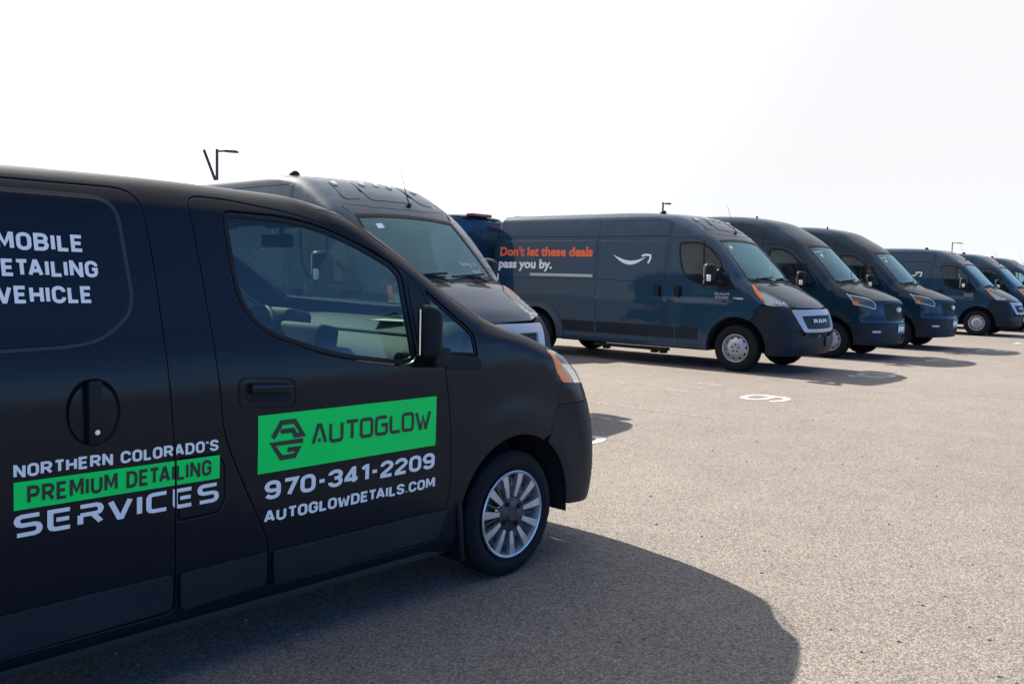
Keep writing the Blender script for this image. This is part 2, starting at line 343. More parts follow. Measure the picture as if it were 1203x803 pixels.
def panel(name, sh, loop, m, parent, proj='side', holes=(), off=0., gap=.0022, ogap=None, bev=True, obev=None, flange=.02, step=.055, s=-1, extra=None, warp=None, fl_in=None):
    """loop/holes: (n,2) in proj coordinates. Surface mesh on the shell with turned-in edges."""
    L = [clean(np.array(loop, float))] + [clean(np.array(h, float)) for h in holes]
    outs, base, ring = [], [], []
    for i, q in enumerate(L):
        n = outn(q) * (1 if i == 0 else -1); g = (ogap if (ogap is not None and i == 0) else gap)
        outs.append(n); base.append(q - n * g)
        bv = (obev if (obev is not None and i == 0) else bev)
        if bv: ring.append(q - n * (g + .0045))
    lo, hi = L[0].min(0), L[0].max(0)
    sx, sy = step if isinstance(step, tuple) else (step, step)
    gx, gy = np.meshgrid(np.arange(lo[0] + sx * .37, hi[0], sx), np.arange(lo[1] + sy * .41, hi[1], sy)); gpt = np.stack([gx.ravel(), gy.ravel()], 1)
    if extra is not None: gpt = np.vstack([gpt, np.array(extra, float)])
    allb = np.vstack(base)
    if len(gpt): gpt = gpt[inside(gpt, base)]
    if len(gpt): gpt = gpt[mindist(gpt, allb) > min(sx, sy) * .45]
    pts = [allb, gpt.reshape(-1, 2)]
    if ring:
        kept = []
        for q in ring:
            ok = inside(q, base); ok &= mindist(q, allb) > .003; kept.append(ok)
        rg = np.vstack([q[k_] for q, k_ in zip(ring, kept)]); pts.append(rg)
        if len(pts[1]): pts[1] = pts[1][mindist(pts[1], rg) > .012]
    V = np.vstack(pts); E = []; k = 0
    for q in base:
        E += [(k + i, k + (i + 1) % len(q)) for i in range(len(q))]; k += len(q)
    if ring:
        k0 = len(allb) + len(pts[1])
        for ok in kept:
            ids = np.full(len(ok), -1); ids[ok] = k0 + np.arange(ok.sum()); k0 += ok.sum()
            E += [(int(ids[i]), int(ids[(i + 1) % len(ok)])) for i in range(len(ok)) if ids[i] >= 0 and ids[(i + 1) % len(ok)] >= 0]
    r = delaunay_2d_cdt([Vector(v) for v in V], E, [], 0, 1e-6)
    v2 = np.array([list(v) for v in r[0]]); T = np.array([list(f) for f in r[2]]); 
    cen = v2[T].mean(1); T = T[inside(cen, base)]
    P = on(sh, proj, v2, s); N = sh.N(P)
    nv = len(v2); ov = {}
    for ni, og in enumerate(r[3]):
        for o_ in og: ov[o_] = ni
    Nn = N.copy(); P2 = P.copy(); fl_v, fl_n, fl_f = [], [], []
    k = 0; uu = None
    for i, (q, n) in enumerate(zip(base, outs)):
        q2 = on(sh, proj, q + n * .004, s); q1 = on(sh, proj, q - n * .004, s); T3 = q2 - q1; T3 /= np.maximum(np.linalg.norm(T3, axis=1, keepdims=True), 1e-9)
        idx = [ov.get(k + j, None) for j in range(len(q))]; k += len(q)
        bv = (obev if (obev is not None and i == 0) else bev)
        st = nv + len(fl_v)
        for j, ix in enumerate(idx):
            if ix is None: ix = 0
            nn = N[ix]; t3 = T3[j]
            if bv:
                P2[ix] = P[ix] - nn * .0016; a = nn + t3 * .7; Nn[ix] = a / np.linalg.norm(a)
            b0 = P2[ix] + nn * off
            fl_v.append(b0); fl_n.append(t3); fl_v.append(b0 - nn * flange + (t3 * -.0)); fl_n.append(t3)
        m_ = len(idx)
        for j in range(m_):
            j2 = (j + 1) % m_
            if idx[j] is None or idx[j2] is None: continue
            fl_f.append((st + 2 * j, st + 2 * j2, st + 2 * j2 + 1, st + 2 * j + 1))
    P2 = P2 + N * off
    if warp is not None: P2 = warp(P2, v2, N)
    # orient
    a, b, c = P2[T[:, 0]], P2[T[:, 1]], P2[T[:, 2]]; nf = np.cross(b - a, c - a); flip = np.sum(nf * N[T[:, 0]], 1) < 0
    T = np.where(flip[:, None], T[:, ::-1], T)
    if flange > 0:
        FV = np.array(fl_v); FN = np.array(fl_n); allV = np.vstack([P2, FV]); allN = np.vstack([Nn, FN]); ff = []
        for f in fl_f:
            A = allV[list(f)]; nq = np.cross(A[1] - A[0], A[2] - A[0]); ff.append(f if nq @ allN[f[0]] > 0 else f[::-1])
        faces = [tuple(t) for t in T] + ff
    else: allV, allN, faces = P2, Nn, [tuple(t) for t in T]
    return mobj(name, allV, faces, m, parent, True, allN)
def edge_pts(sh, curve, d, zs=True, proj='front'):
    """extra sample points beside a steep edge given across the front, in side coordinates"""
    q = dens(curve, .035); P = []
    for k in d: P.append(on(sh, proj, np.stack([q[:, 0] - k, q[:, 1]], 1)))
    return np.vstack(P)[:, [0, 2]]
def both(fn):
    """make a part for the right (-1) and the left (+1) side"""
    return fn(-1), fn(1)
def offs(loop, d):
    q = clean(np.array(loop, float)); return q + outn(q) * d
# ---- lettering
CAPS = {
'A': (4.4, [[(0, 0), (1.9, 6), (2.5, 6), (4.4, 0)], [(.75, 1.8), (3.65, 1.8)]]),
'B': (4, [[(0, 0), (3, 0), (4, .9), (4, 2.2), (3.1, 3.1), (0, 3.1), (0, 0)], [(0, 3.1), (0, 6), (2.9, 6), (3.8, 5.2), (3.8, 4), (3.1, 3.1)]]),
'C': (4, [[(4, 4.2), (4, 5), (3, 6), (1, 6), (0, 5), (0, 1), (1, 0), (3, 0), (4, 1), (4, 1.8)]]),
'D': (4, [[(0, 0), (2.8, 0), (4, 1.1), (4, 4.9), (2.8, 6), (0, 6), (0, 0)]]),
'E': (3.5, [[(3.5, 0), (0, 0), (0, 6), (3.5, 6)], [(0, 3.05), (3.1, 3.05)]]),
'F': (3.5, [[(0, 0), (0, 6), (3.5, 6)], [(0, 3.05), (3.1, 3.05)]]),
'G': (4, [[(4, 4.3), (4, 5), (3, 6), (1, 6), (0, 5), (0, 1), (1, 0), (3, 0), (4, 1), (4, 2.9), (2.3, 2.9)]]),
'H': (4, [[(0, 0), (0, 6)], [(4, 0), (4, 6)], [(0, 3), (4, 3)]]),
'I': (0, [[(0, 0), (0, 6)]]), 'L': (3.3, [[(0, 6), (0, 0), (3.3, 0)]]),
'M': (5, [[(0, 0), (0, 6), (.5, 6), (2.5, 1.6), (4.5, 6), (5, 6), (5, 0)]]),
'N': (4.1, [[(0, 0), (0, 6), (.3, 6), (3.8, 0), (4.1, 0), (4.1, 6)]]),
'O': (4, [[(1, 0), (3, 0), (4, 1), (4, 5), (3, 6), (1, 6), (0, 5), (0, 1), (1, 0)]]),
'P': (4, [[(0, 0), (0, 6), (3, 6), (4, 5.1), (4, 3.6), (3, 2.7), (0, 2.7)]]),
'R': (4, [[(0, 0), (0, 6), (3, 6), (4, 5.1), (4, 3.7), (3, 2.8), (0, 2.8)], [(2.1, 2.8), (4.1, 0)]]),
'S': (4, [[(4, 4.5), (4, 5), (3, 6), (1, 6), (0, 5), (0, 4.1), (1, 3.25), (3, 2.75), (4, 1.9), (4, 1), (3, 0), (1, 0), (0, 1), (0, 1.6)]]),
'T': (4, [[(0, 6), (4, 6)], [(2, 0), (2, 6)]]), 'U': (4, [[(0, 6), (0, 1), (1, 0), (3, 0), (4, 1), (4, 6)]]),
'V': (4.2, [[(0, 6), (1.8, 0), (2.4, 0), (4.2, 6)]]), 'W': (6, [[(0, 6), (1.2, 0), (1.7, 0), (3, 5), (4.3, 0), (4.8, 0), (6, 6)]]),
'0': (4, [[(1, 0), (3, 0), (4, 1), (4, 5), (3, 6), (1, 6), (0, 5), (0, 1), (1, 0)]]), '1': (1.9, [[(0, 4.9), (1.5, 6), (1.9, 6), (1.9, 0)]]),
'2': (4, [[(0, 4.4), (0, 5), (1, 6), (3, 6), (4, 5), (4, 3.9), (0, .7), (0, 0), (4, 0)]]),
'3': (4, [[(0, 4.6), (0, 5), (1, 6), (3, 6), (4, 5), (4, 4), (3, 3.1), (1.6, 3.1)], [(3, 3.1), (4, 2.2), (4, 1), (3, 0), (1, 0), (0, 1), (0, 1.5)]]),
'4': (4.2, [[(3, 0), (3, 6), (2.7, 6), (0, 2), (0, 1.4), (4.4, 1.4)]]),
'5': (4, [[(3.8, 6), (.2, 6), (.2, 3.3), (3, 3.5), (4, 2.6), (4, 1), (3, 0), (1, 0), (0, 1)]]),
'6': (4, [[(4, 5), (3, 6), (1, 6), (0, 5), (0, 1), (1, 0), (3, 0), (4, 1), (4, 2.4), (3, 3.3), (0, 3.3)]]),
'7': (4, [[(0, 6), (4, 6), (1.5, 0)]]),
'8': (4, [[(1, 0), (3, 0), (4, 1), (4, 2.2), (3, 3.1), (1, 3.1), (0, 2.2), (0, 1), (1, 0)], [(1, 3.1), (.2, 4), (.2, 5.1), (1, 6), (3, 6), (3.8, 5.1), (3.8, 4), (3, 3.1)]]),
'9': (4, [[(0, 1), (1, 0), (3, 0), (4, 1), (4, 5), (3, 6), (1, 6), (0, 5), (0, 3.6), (1, 2.7), (4, 2.7)]]),
'-': (1.9, [[(0, 2.9), (1.9, 2.9)]]), '.': (0, [[(0, -.1), (0, .35)]]), "'": (0, [[(0, 6.1), (0, 4.7)]]), ' ': (1.0, []),
}
TECH = dict(CAPS)
TECH.update({
'A': (5.4, [[(0, 0), (2.2, 6), (3.2, 6), (5.4, 0)], [(2.2, .9), (3.2, .9)]]), 'U': (5, [[(0, 6), (0, .6), (.6, 0), (4.4, 0), (5, .6), (5, 6)]]),
'T': (5, [[(0, 6), (5, 6)], [(2.5, 0), (2.5, 6)]]), 'O': (5, [[(.6, 0), (4.4, 0), (5, .6), (5, 5.4), (4.4, 6), (.6, 6), (0, 5.4), (0, .6), (.6, 0)]]),
'G': (5, [[(5, 6), (.6, 6), (0, 5.4), (0, .6), (.6, 0), (4.4, 0), (5, .6), (5, 3.2), (2.4, 3.2)]]), 'L': (4.4, [[(0, 6), (0, .6), (.6, 0), (4.4, 0)]]),
'W': (7, [[(0, 6), (1.9, 0), (2.4, 0), (3.5, 4.6), (4.6, 0), (5.1, 0), (7, 6)]]),
'S': (5, [[(5, 6), (.7, 6), (0, 5.3), (0, 3.8), (.7, 3.1), (4.3, 3.1), (5, 2.4), (5, .7), (4.3, 0), (0, 0)]]),
'E': (4.6, [[(4.6, 0), (.7, 0), (0, .7), (0, 6), (4.6, 6)], [(1.4, 3.05), (4.4, 3.05)]]), 'R': (5, [[(0, 0), (0, 3.1)], [(0, 6), (4.3, 6), (5, 5.3), (5, 3.8), (4.3, 3.1), (0, 3.1)], [(3.0, 3.1), (5, 0)]]),
'V': (5, [[(0, 6), (2.2, 0), (2.8, 0), (5, 6)]]), 'I': (0, [[(0, 0), (0, 6)]]), 'C': (4.8, [[(4.8, 6), (.7, 6), (0, 5.3), (0, .7), (.7, 0), (4.8, 0)]]),
})
def soften(p):
    """round the shallow corners of a letter path"""
    p = [np.array(v, float) for v in p]; closed = len(p) > 2 and np.allclose(p[0], p[-1])
    if closed: p = p[:-1]
    n = len(p); o = []
    for i in range(n):
        if not closed and i in (0, n - 1): o.append(p[i]); continue
        a, b = p[i - 1], p[(i + 1) % n]; u = (p[i] - a) / np.linalg.norm(p[i] - a); v = (b - p[i]) / np.linalg.norm(b - p[i])
        if u @ v > .55 and u @ v < .995:
            d = .28 * min(np.linalg.norm(p[i] - a), np.linalg.norm(b - p[i])); d = max(d, .42 * min(np.linalg.norm(p[i] - a), np.linalg.norm(b - p[i]), 1.2)); o += [p[i] - u * d, p[i] + v * d]
        else: o.append(p[i])
    if closed: o.append(o[0])
    return o
def strokes(paths, t):
    Q = []
    for p in paths:
        p = [np.array(v, float) for v in p]; closed = len(p) > 2 and np.allclose(p[0], p[-1])
        if closed: p = p[:-1]
        n = len(p); off = []
        for i in range(n):
            a = p[i - 1] if (i > 0 or closed) else None; b = p[(i + 1) % n] if (i < n - 1 or closed) else None
            if a is None: d = (b - p[i]) / np.linalg.norm(b - p[i]); m = np.array([-d[1], d[0]])
            elif b is None: d = (p[i] - a) / np.linalg.norm(p[i] - a); m = np.array([-d[1], d[0]])
            else:
                d0 = (p[i] - a) / np.linalg.norm(p[i] - a); d1 = (b - p[i]) / np.linalg.norm(b - p[i])
                n0 = np.array([-d0[1], d0[0]]); n1 = np.array([-d1[1], d1[0]]); m = n0 + n1; l = m @ n0
                m = m / max(l, .55) if l > 1e-6 else n0
            off.append(m * t / 2)
        for i in range(n if closed else n - 1):
            j = (i + 1) % n; Q.append(np.array([p[i] + off[i], p[j] + off[j], p[j] - off[j], p[i] - off[i]]))
    return Q
def union_tris(Q, cut=()):
    V, E = [], []
    for q in list(Q) + list(cut):
        k = len(V); V += [tuple(v) for v in q]; E += [(k + i, k + (i + 1) % len(q)) for i in range(len(q))]
    r = delaunay_2d_cdt([Vector(v) for v in V], E, [], 0, 1e-6)
    v2 = np.array([list(v) for v in r[0]]); T = np.array([list(f) for f in r[2]]); c = v2[T].mean(1); keep = np.zeros(len(T), bool)
    for q in Q: keep |= inside(c, [np.array(q)])
    for q in cut: keep &= ~inside(c, [np.array(q)])
    return v2, T[keep]
def word(txt, font, x0, z0, x1, z1, t, track=1.3, slant=0):
    """quads filling the box x0..x1 / z0..z1"""
    Q, x = [], 0
    prev = ''
    for ch in txt:
        w, P = font[ch]; x -= {'ET': .8, 'LT': 1.3, 'TA': 1.2, 'AV': .8, 'OW': .2, 'RA': .3, 'LA': .2, 'FT': .5}.get(prev + ch, .45 if prev in ('L', 'T') else 0); prev = ch
        sub = strokes([soften([(a + x + slant * b, b) for a, b in p]) for p in P], t); Q += sub; x += w + t + track
    allq = np.vstack(Q); lo, hi = allq.min(0), allq.max(0); lo[1] = max(lo[1], -t / 2); hi[1] = min(hi[1], 6 + t / 2)
    S = np.array([(x1 - x0) / (hi[0] - lo[0]), (z1 - z0) / (hi[1] - lo[1])])
    return [(q - lo) * S + np.array([x0, z0]) for q in Q]
def decal(name, sh, Q, m, parent, off=.003, cut=(), s=-1, proj='side', sub=None):
    v, T = union_tris(Q, cut); P = on(sh, proj, v, s); N = sh.N(P); P = P + N * off
    a, b, c = P[T[:, 0]], P[T[:, 1]], P[T[:, 2]]; fl = np.sum(np.cross(b - a, c - a) * N[T[:, 0]], 1) < 0; T = np.where(fl[:, None], T[:, ::-1], T)
    return mobj(name, P, T, m, parent, True, N)
def fontmesh(txt, bold=.02, shear=0):
    c = bpy.data.curves.new('t', 'FONT'); c.body = txt; c.size = 1; c.offset = bold; c.resolution_u = 3; c.shear = shear; c.fill_mode = 'FRONT'
    o = bpy.data.objects.new('t', c); COL.objects.link(o); dg = bpy.context.evaluated_depsgraph_get(); me = bpy.data.meshes.new_from_object(o.evaluated_get(dg))
    v = np.array([tuple(x.co)[:2] for x in me.vertices]); f = [tuple(p.vertices) for p in me.polygons]
    bpy.data.objects.remove(o); bpy.data.curves.remove(c); bpy.data.meshes.remove(me); return v, f
def fontdecal(name, sh, txt, m, parent, x0, x1, z0, capz, s=-1, bold=.02, off=.003, shear=0, proj='side'):
    v, f = fontmesh(txt, bold, shear); lo, hi = v.min(0), v.max(0)
    v = np.stack([x0 + (v[:, 0] - lo[0]) / (hi[0] - lo[0]) * (x1 - x0), z0 + v[:, 1] * capz / .73], 1)
    P = on(sh, proj, v, s); N = sh.N(P); P = P + N * off; F = []
    for t in f:
        A = P[list(t)][:3]; F.append(t if np.cross(A[1] - A[0], A[2] - A[0]) @ N[t[0]] > 0 else t[::-1])
    return mobj(name, P, F, m, parent, True, N)
def arc(cx, cz, r, a0, a1, n=24): return [(cx + r * cos(radians(a0 + (a1 - a0) * i / n)), cz + r * sin(radians(a0 + (a1 - a0) * i / n))) for i in range(n + 1)]
# ------------------------------------------------------------------ wheels and shared parts
def tyre_mesh(R, rr, w):
    """outer face towards -y, centre plane at y=0"""
    bm = bmesh.new(); h = w / 2
    prof = [(rr - .01, h * .75), (rr + .012, h * .86), (rr + (R - rr) * .35, h * 1.0), (rr + (R - rr) * .62, h * 1.0), (R - .028, h * .93), (R - .008, h * .83), (R, h * .70)]
    g = []
    for k in (-.45, -.15, .15, .45): g += [(R, -(k - .035) * -h * 1.0), (R - .008, (k - .03) * h), (R - .008, (k + .03) * h), (R, (k + .035) * h)]
    g = [(R, .70 * h)] + [q for k in (.45, .15, -.15, -.45) for q in ((R, (k + .04) * h), (R - .008, (k + .03) * h), (R - .008, (k - .03) * h), (R, (k - .04) * h))] + [(R, -.70 * h)]
    prof = prof[:-1] + g + [(a, -b) for a, b in prof[:-1][::-1]]
    rings = lathe(bm, prof, 72)
    # shoulder tread blocks: nudge alternate shoulder vertices inwards
    for ri in (5, len(prof) - 6):
        for k, v in enumerate(rings[ri]):
            if k % 3 == 0: v.co.x *= .985; v.co.z *= .985
    return bm
def wheel_pm(parent, x, y, R, rr, side):
    """steel van wheel with ten holes and a five-lug centre; y is the outer face"""
    w = .215; e = empty('wheel', (x, y - side * w / 2, R), 0 if side < 0 else pi); e.parent = parent
    bobj('tyre', tyre_mesh(R, rr, w), M['rubber'], e, 40)
    bm = bmesh.new(); n = 60; o = -w / 2
    prof = [(rr + .002, o + .012), (rr + .004, o + .004), (rr - .006, o + .002), (rr - .016, o + .012), (rr - .022, o + .045), (rr - .030, o + .052)]
    lathe(bm, prof, n)
    # dished disc with holes
    prof2 = [(rr - .030, o + .052), (rr - .045, o + .040), (rr - .085, o + .022)]
    rg = []
    for (r, h) in [(rr - .030, o + .052), (rr - .040, o + .042), (rr - .064, o + .031), (rr - .075, o + .026), (rr - .088, o + .014), (.085, o + .006), (.078, o + .010)]:
        rg.append([bm.verts.new((r * cos(2 * pi * k / n), h, r * sin(2 * pi * k / n))) for k in range(n)])
    for i, (A, B) in enumerate(zip(rg, rg[1:])):
        for k in range(n):
            if i in (1,) and k % 6 in (0, 1): continue
            bm.faces.new((A[k], A[(k + 1) % n], B[(k + 1) % n], B[k]))
    bobj('rim', bm, M['steel'], e, 35)
    bm = bmesh.new(); lathe(bm, [(.0005, o - .002), (.032, o - .002), (.036, o + .004), (.082, o + .006), (.084, o + .012)], 36); bobj('hub_cap', bm, M['steel'], e, 35)
    for k in range(5):
        a = 2 * pi * k / 5 + .3; bm = bmesh.new(); lathe(bm, [(.0005, o - .010), (.010, o - .010), (.014, o + .004)], 6, c=(.057 * cos(a), 0, .057 * sin(a))); bobj('lug_nut', bm, M['black'], e)
    bm = bmesh.new(); lathe(bm, [(rr - .02, o + .085), (.02, o + .085)], 32); bobj('brake_disc', bm, M['void'], e)
    return e
def wheel_nv(parent, x, y, R, rr, side):
    w = .185; e = empty('wheel', (x, y - side * w / 2, R), 0 if side < 0 else pi); e.parent = parent; o = -w / 2
    bobj('tyre', tyre_mesh(R, rr, w), M['rubber'], e, 40)
    bm = bmesh.new(); lathe(bm, [(rr + .004, o + .008), (rr + .006, o + .002), (rr, o - .002), (rr - .007, o + .001), (rr - .012, o + .016), (rr - .02, o + .05), (rr - .03, o + .09)], 72); bobj('rim', bm, M['alloy'], e, 35)
    # dark wheel cover disc between the blades, set back, with its dished centre
    bm = bmesh.new(); lathe(bm, [(.0005, o + .004), (.026, o + .004), (.030, o + .000), (.034, o + .004), (.040, o + .008), (.078, o + .012), (.088, o + .022)], 44); bobj('hub_cap', bm, M['gun'], e, 35)
    for k in range(11):
        a = 2 * pi * (k + .28) / 11
        def blade(r0, r1, h0, h1, w0, w1, y0, y1, mt, nm, par, sk=0):
            bm = bmesh.new(); V = []
            for r, hw, yy in ((r0, w0, y0), ((r0 + r1) / 2, (w0 + w1) / 2, (y0 + y1) / 2 - .002), (r1, w1, y1)):
                for d, t in ((-1, h1), (-1, 0), (1, 0), (1, h1)):
                    aa = a + sk * (r - r0); rx, rz = cos(aa), sin(aa); V.append(bm.verts.new((rx * r - rz * d * hw, yy + t, rz * r + rx * d * hw)))
            for i in (0, 4):
                for j in range(3): bm.faces.new((V[i + j], V[i + j + 1], V[i + j + 5], V[i + j + 4]))
            bm.faces.new(V[0:4]); bm.faces.new(V[8:12][::-1]); 
            return bobj(nm, bm, mt, par)
        blade(.084, rr - .006, 0, .022, .010, .0195, o + .010, o + .003, M['alloy'], 'spoke', e)
    bm = bmesh.new()
    for k in range(11):
        a = 2 * pi * (k + .28 + .5) / 11
        vs = bbox(bm, Vector((rr * .66, o + .030, 0)), (rr * .62, .012, .013)); R_ = Matrix.Rotation(-a, 4, 'Y')
        for v in vs: v.co = R_ @ v.co
    bobj('spoke_web', bm, M['gun'], e)
    for k in range(4):
        a = 2 * pi * k / 4 + .55; bm = bmesh.new(); lathe(bm, [(.0005, o + .000), (.009, o + .000), (.012, o + .012), (.016, o + .012), (.017, o + .008), (.02, o + .014)], 10, c=(.058 * cos(a), 0, .058 * sin(a))); bobj('lug_nut', bm, M['black'], e, 40)
    bm = bmesh.new(); lathe(bm, [(rr - .035, o + .066), (.06, o + .066)], 40)
    for k in range(10):
        a = 2 * pi * k / 10; bbox(bm, Vector((.135 * cos(a), o + .058, .135 * sin(a))), (.03, .012, .03), .003)
    bobj('brake_disc', bm, M['rotor'], e)
    bm = bmesh.new(); lathe(bm, [(rr - .01, o + .10), (.02, o + .10)], 32); bobj('wheel_back', bm, M['void'], e)
    return e
def arch_liner(parent, x, R, cz, y0, y1, s):
    bm = bmesh.new(); n = 18; A, B = [], []
    for k in range(n + 1):
        a = radians(-8 + 196 * k / n); A.append(bm.verts.new((x + R * cos(a), s * y0, cz + R * sin(a)))); B.append(bm.verts.new((x + R * cos(a), s * y1, cz + R * sin(a))))
    for k in range(n): bm.faces.new((A[k], A[k + 1], B[k + 1], B[k]))
    bm.faces.new(B)
    return bobj('wheel_arch', bm, M['void'], parent, 40)
def seat(parent, x, y, z, w=.5, tilt=.22):
    bm = bmesh.new()
    bbox(bm, Vector((x, y, z)), (.52, w, .16), .06, Matrix.Rotation(-.08, 4, 'Y'), 3)
    Rb = Matrix.Rotation(-tilt, 4, 'Y')
    bbox(bm, Vector((x - .30, y, z + .36)), (.15, w * .96, .68), .06, Rb, 3)
    o = bobj('seat', bm, M['seat'], parent, 50)
    bm = bmesh.new(); bbox(bm, Vector((0, 0, 0)), (.11, w * .55, .19), .045, Rb, 3)
    for v in bm.verts: v.co += Vector((x - .41, y, z + .82))
    tube(bm, [(x - .37, y - .07, z + .66), (x - .405, y - .07, z + .78)], .006, 6); tube(bm, [(x - .37, y + .07, z + .66), (x - .405, y + .07, z + .78)], .006, 6)
    h = bobj('headrest', bm, M['seat'], o, 50)
    return o
def steering(parent, x, y, z, r=.19, tilt=1.0):
    bm = bmesh.new(); n, m_ = 36, 8; rings = []
    for i in range(n):
        a = 2 * pi * i / n; rings.append([bm.verts.new(((r + .014 * cos(2 * pi * j / m_)) * cos(a), (r + .014 * cos(2 * pi * j / m_)) * sin(a), .014 * sin(2 * pi * j / m_))) for j in range(m_)])
    for i in range(n):
        A, B = rings[i], rings[(i + 1) % n]
        for j in range(m_): bm.faces.new((A[j], A[(j + 1) % m_], B[(j + 1) % m_], B[j]))
    bbox(bm, Vector((0, 0, -.01)), (.12, .16, .05), .02)
    for a in (0, 1.8, -1.8): bbox(bm, Vector((.12 * cos(a + pi), .12 * sin(a + pi), -.005)), (.15, .03, .012), 0, Matrix.Rotation(a + pi, 4, 'Z'))
    tube(bm, [(0, 0, -.02), (0, 0, -.3)], .03, 10)
    Mx = Matrix.Translation((x, y, z)) @ Matrix.Rotation(-tilt, 4, 'Y'); bmesh.ops.transform(bm, matrix=Mx, verts=bm.verts)
    return bobj('steering_wheel', bm, M['black'], parent, 50)
def extr(name, prof, y0, y1, m, parent, n=10, bow=0.0, ang=30, endr=0):
    """closed (x,z) profile swept in y; bow pushes the middle forward"""
    bm = bmesh.new(); R_ = []
    for i in range(n + 1):
        y = y0 + (y1 - y0) * i / n; q = (2 * i / n - 1); d = bow * (1 - q * q); e = min(y - y0, y1 - y); k_ = 1 - .30 * (1 - sqrt(max(0, 1 - (1 - min(1, e / endr)) ** 2))) if endr else 1; R_.append([bm.verts.new((prof[0][0] + (a - prof[0][0]) * k_ + d, y, prof[-1][1] + (b - prof[-1][1]) * k_)) for a, b in prof])
    k = len(prof)
    for A, B in zip(R_, R_[1:]):
        for j in range(k): bm.faces.new((A[j], A[(j + 1) % k], B[(j + 1) % k], B[j]))
    bm.faces.new(R_[0][::-1]); bm.faces.new(R_[-1])
    return bobj(name, bm, m, parent, ang)
def ring_seal(name, sh, loop, wid, m, parent, proj='side', off=-.004, s=-1, out=-.004):
    q = clean(np.array(loop, float)); n = outn(q)
    return panel(name, sh, q - n * .001 if out == 0 else q + n * out, m, parent, proj, [q - n * wid], off=off, gap=0, bev=True, flange=.012, step=.5, s=s)
def add_glass(name, sh, loop, inset, m, parent, proj='side', off=-.010, s=-1, step=.08):
    q = clean(np.array(loop, float)); q = q - outn(q) * inset
    return panel(name, sh, q, m, parent, proj, off=off, gap=0, bev=False, flange=0, step=step, s=s)
def groove(name, sh, pts, wid, m, parent, off=.0012, s=-1, proj='side'):
    return decal(name, sh, strokes([[tuple(p) for p in dens(pts, .06)]], wid), m, parent, off, s=s, proj=proj)
def mirror_pod(parent, name, c, size, m, s=-1, yaw=0, arm=None, armr=.02, glassx=True, split=False):
    """rounded mirror head; face looks backwards (-x)"""
    bm = bmesh.new(); sx, sy, sz = size
    bbox(bm, Vector((0, 0, 0)), size, min(size) * .42, None, 4)
    for v in bm.verts:
        t = (v.co.x + sx / 2) / sx; k = 1 - .22 * max(0, t) ** 1.5; v.co.y *= k; v.co.z *= k
    R_ = Matrix.Translation(c) @ Matrix.Rotation(yaw, 4, 'Z'); bmesh.ops.transform(bm, matrix=R_, verts=bm.verts)
    o = bobj(name, bm, m, parent, 60)
    bm = bmesh.new(); bbox(bm, Vector((-sx / 2 - .001, 0, sz * (.12 if split else 0))), (.006, sy * .74, sz * (.56 if split else .8)), .002)
    if split: bbox(bm, Vector((-sx / 2 - .001, 0, -sz * .33)), (.006, sy * .7, sz * .18), .002)
    bmesh.ops.transform(bm, matrix=R_, verts=bm.verts); bobj('mirror_glass', bm, M['mirrorglass'], o)
    if arm:
        bm = bmesh.new()
        for a in arm: tube(bm, a, armr, 8)
        bobj('mirror_arm', bm, m, o, 50)
    return o
def bowl(parent, p, n, r):
    """projector: polished bowl round a dark-rimmed lens, opening along n"""
    Mx = Matrix.Translation(Vector(p)) @ Vector(n).to_track_quat('Y', 'Z').to_matrix().to_4x4()
    bm = bmesh.new(); lathe(bm, [(r, .012), (r * .98, .0), (r * .7, -.022), (r * .45, -.03)], 20); bmesh.ops.transform(bm, matrix=Mx, verts=bm.verts); o = bobj('lamp_bowl', bm, M['chrome'], parent, 40)
    bm = bmesh.new(); lathe(bm, [(.0005, .004), (r * .3, -.002), (r * .44, -.014), (r * .5, -.03)], 16); bmesh.ops.transform(bm, matrix=Mx, verts=bm.verts); bobj('lamp_lens', bm, M['mirrorglass'], parent, 50)
    return o
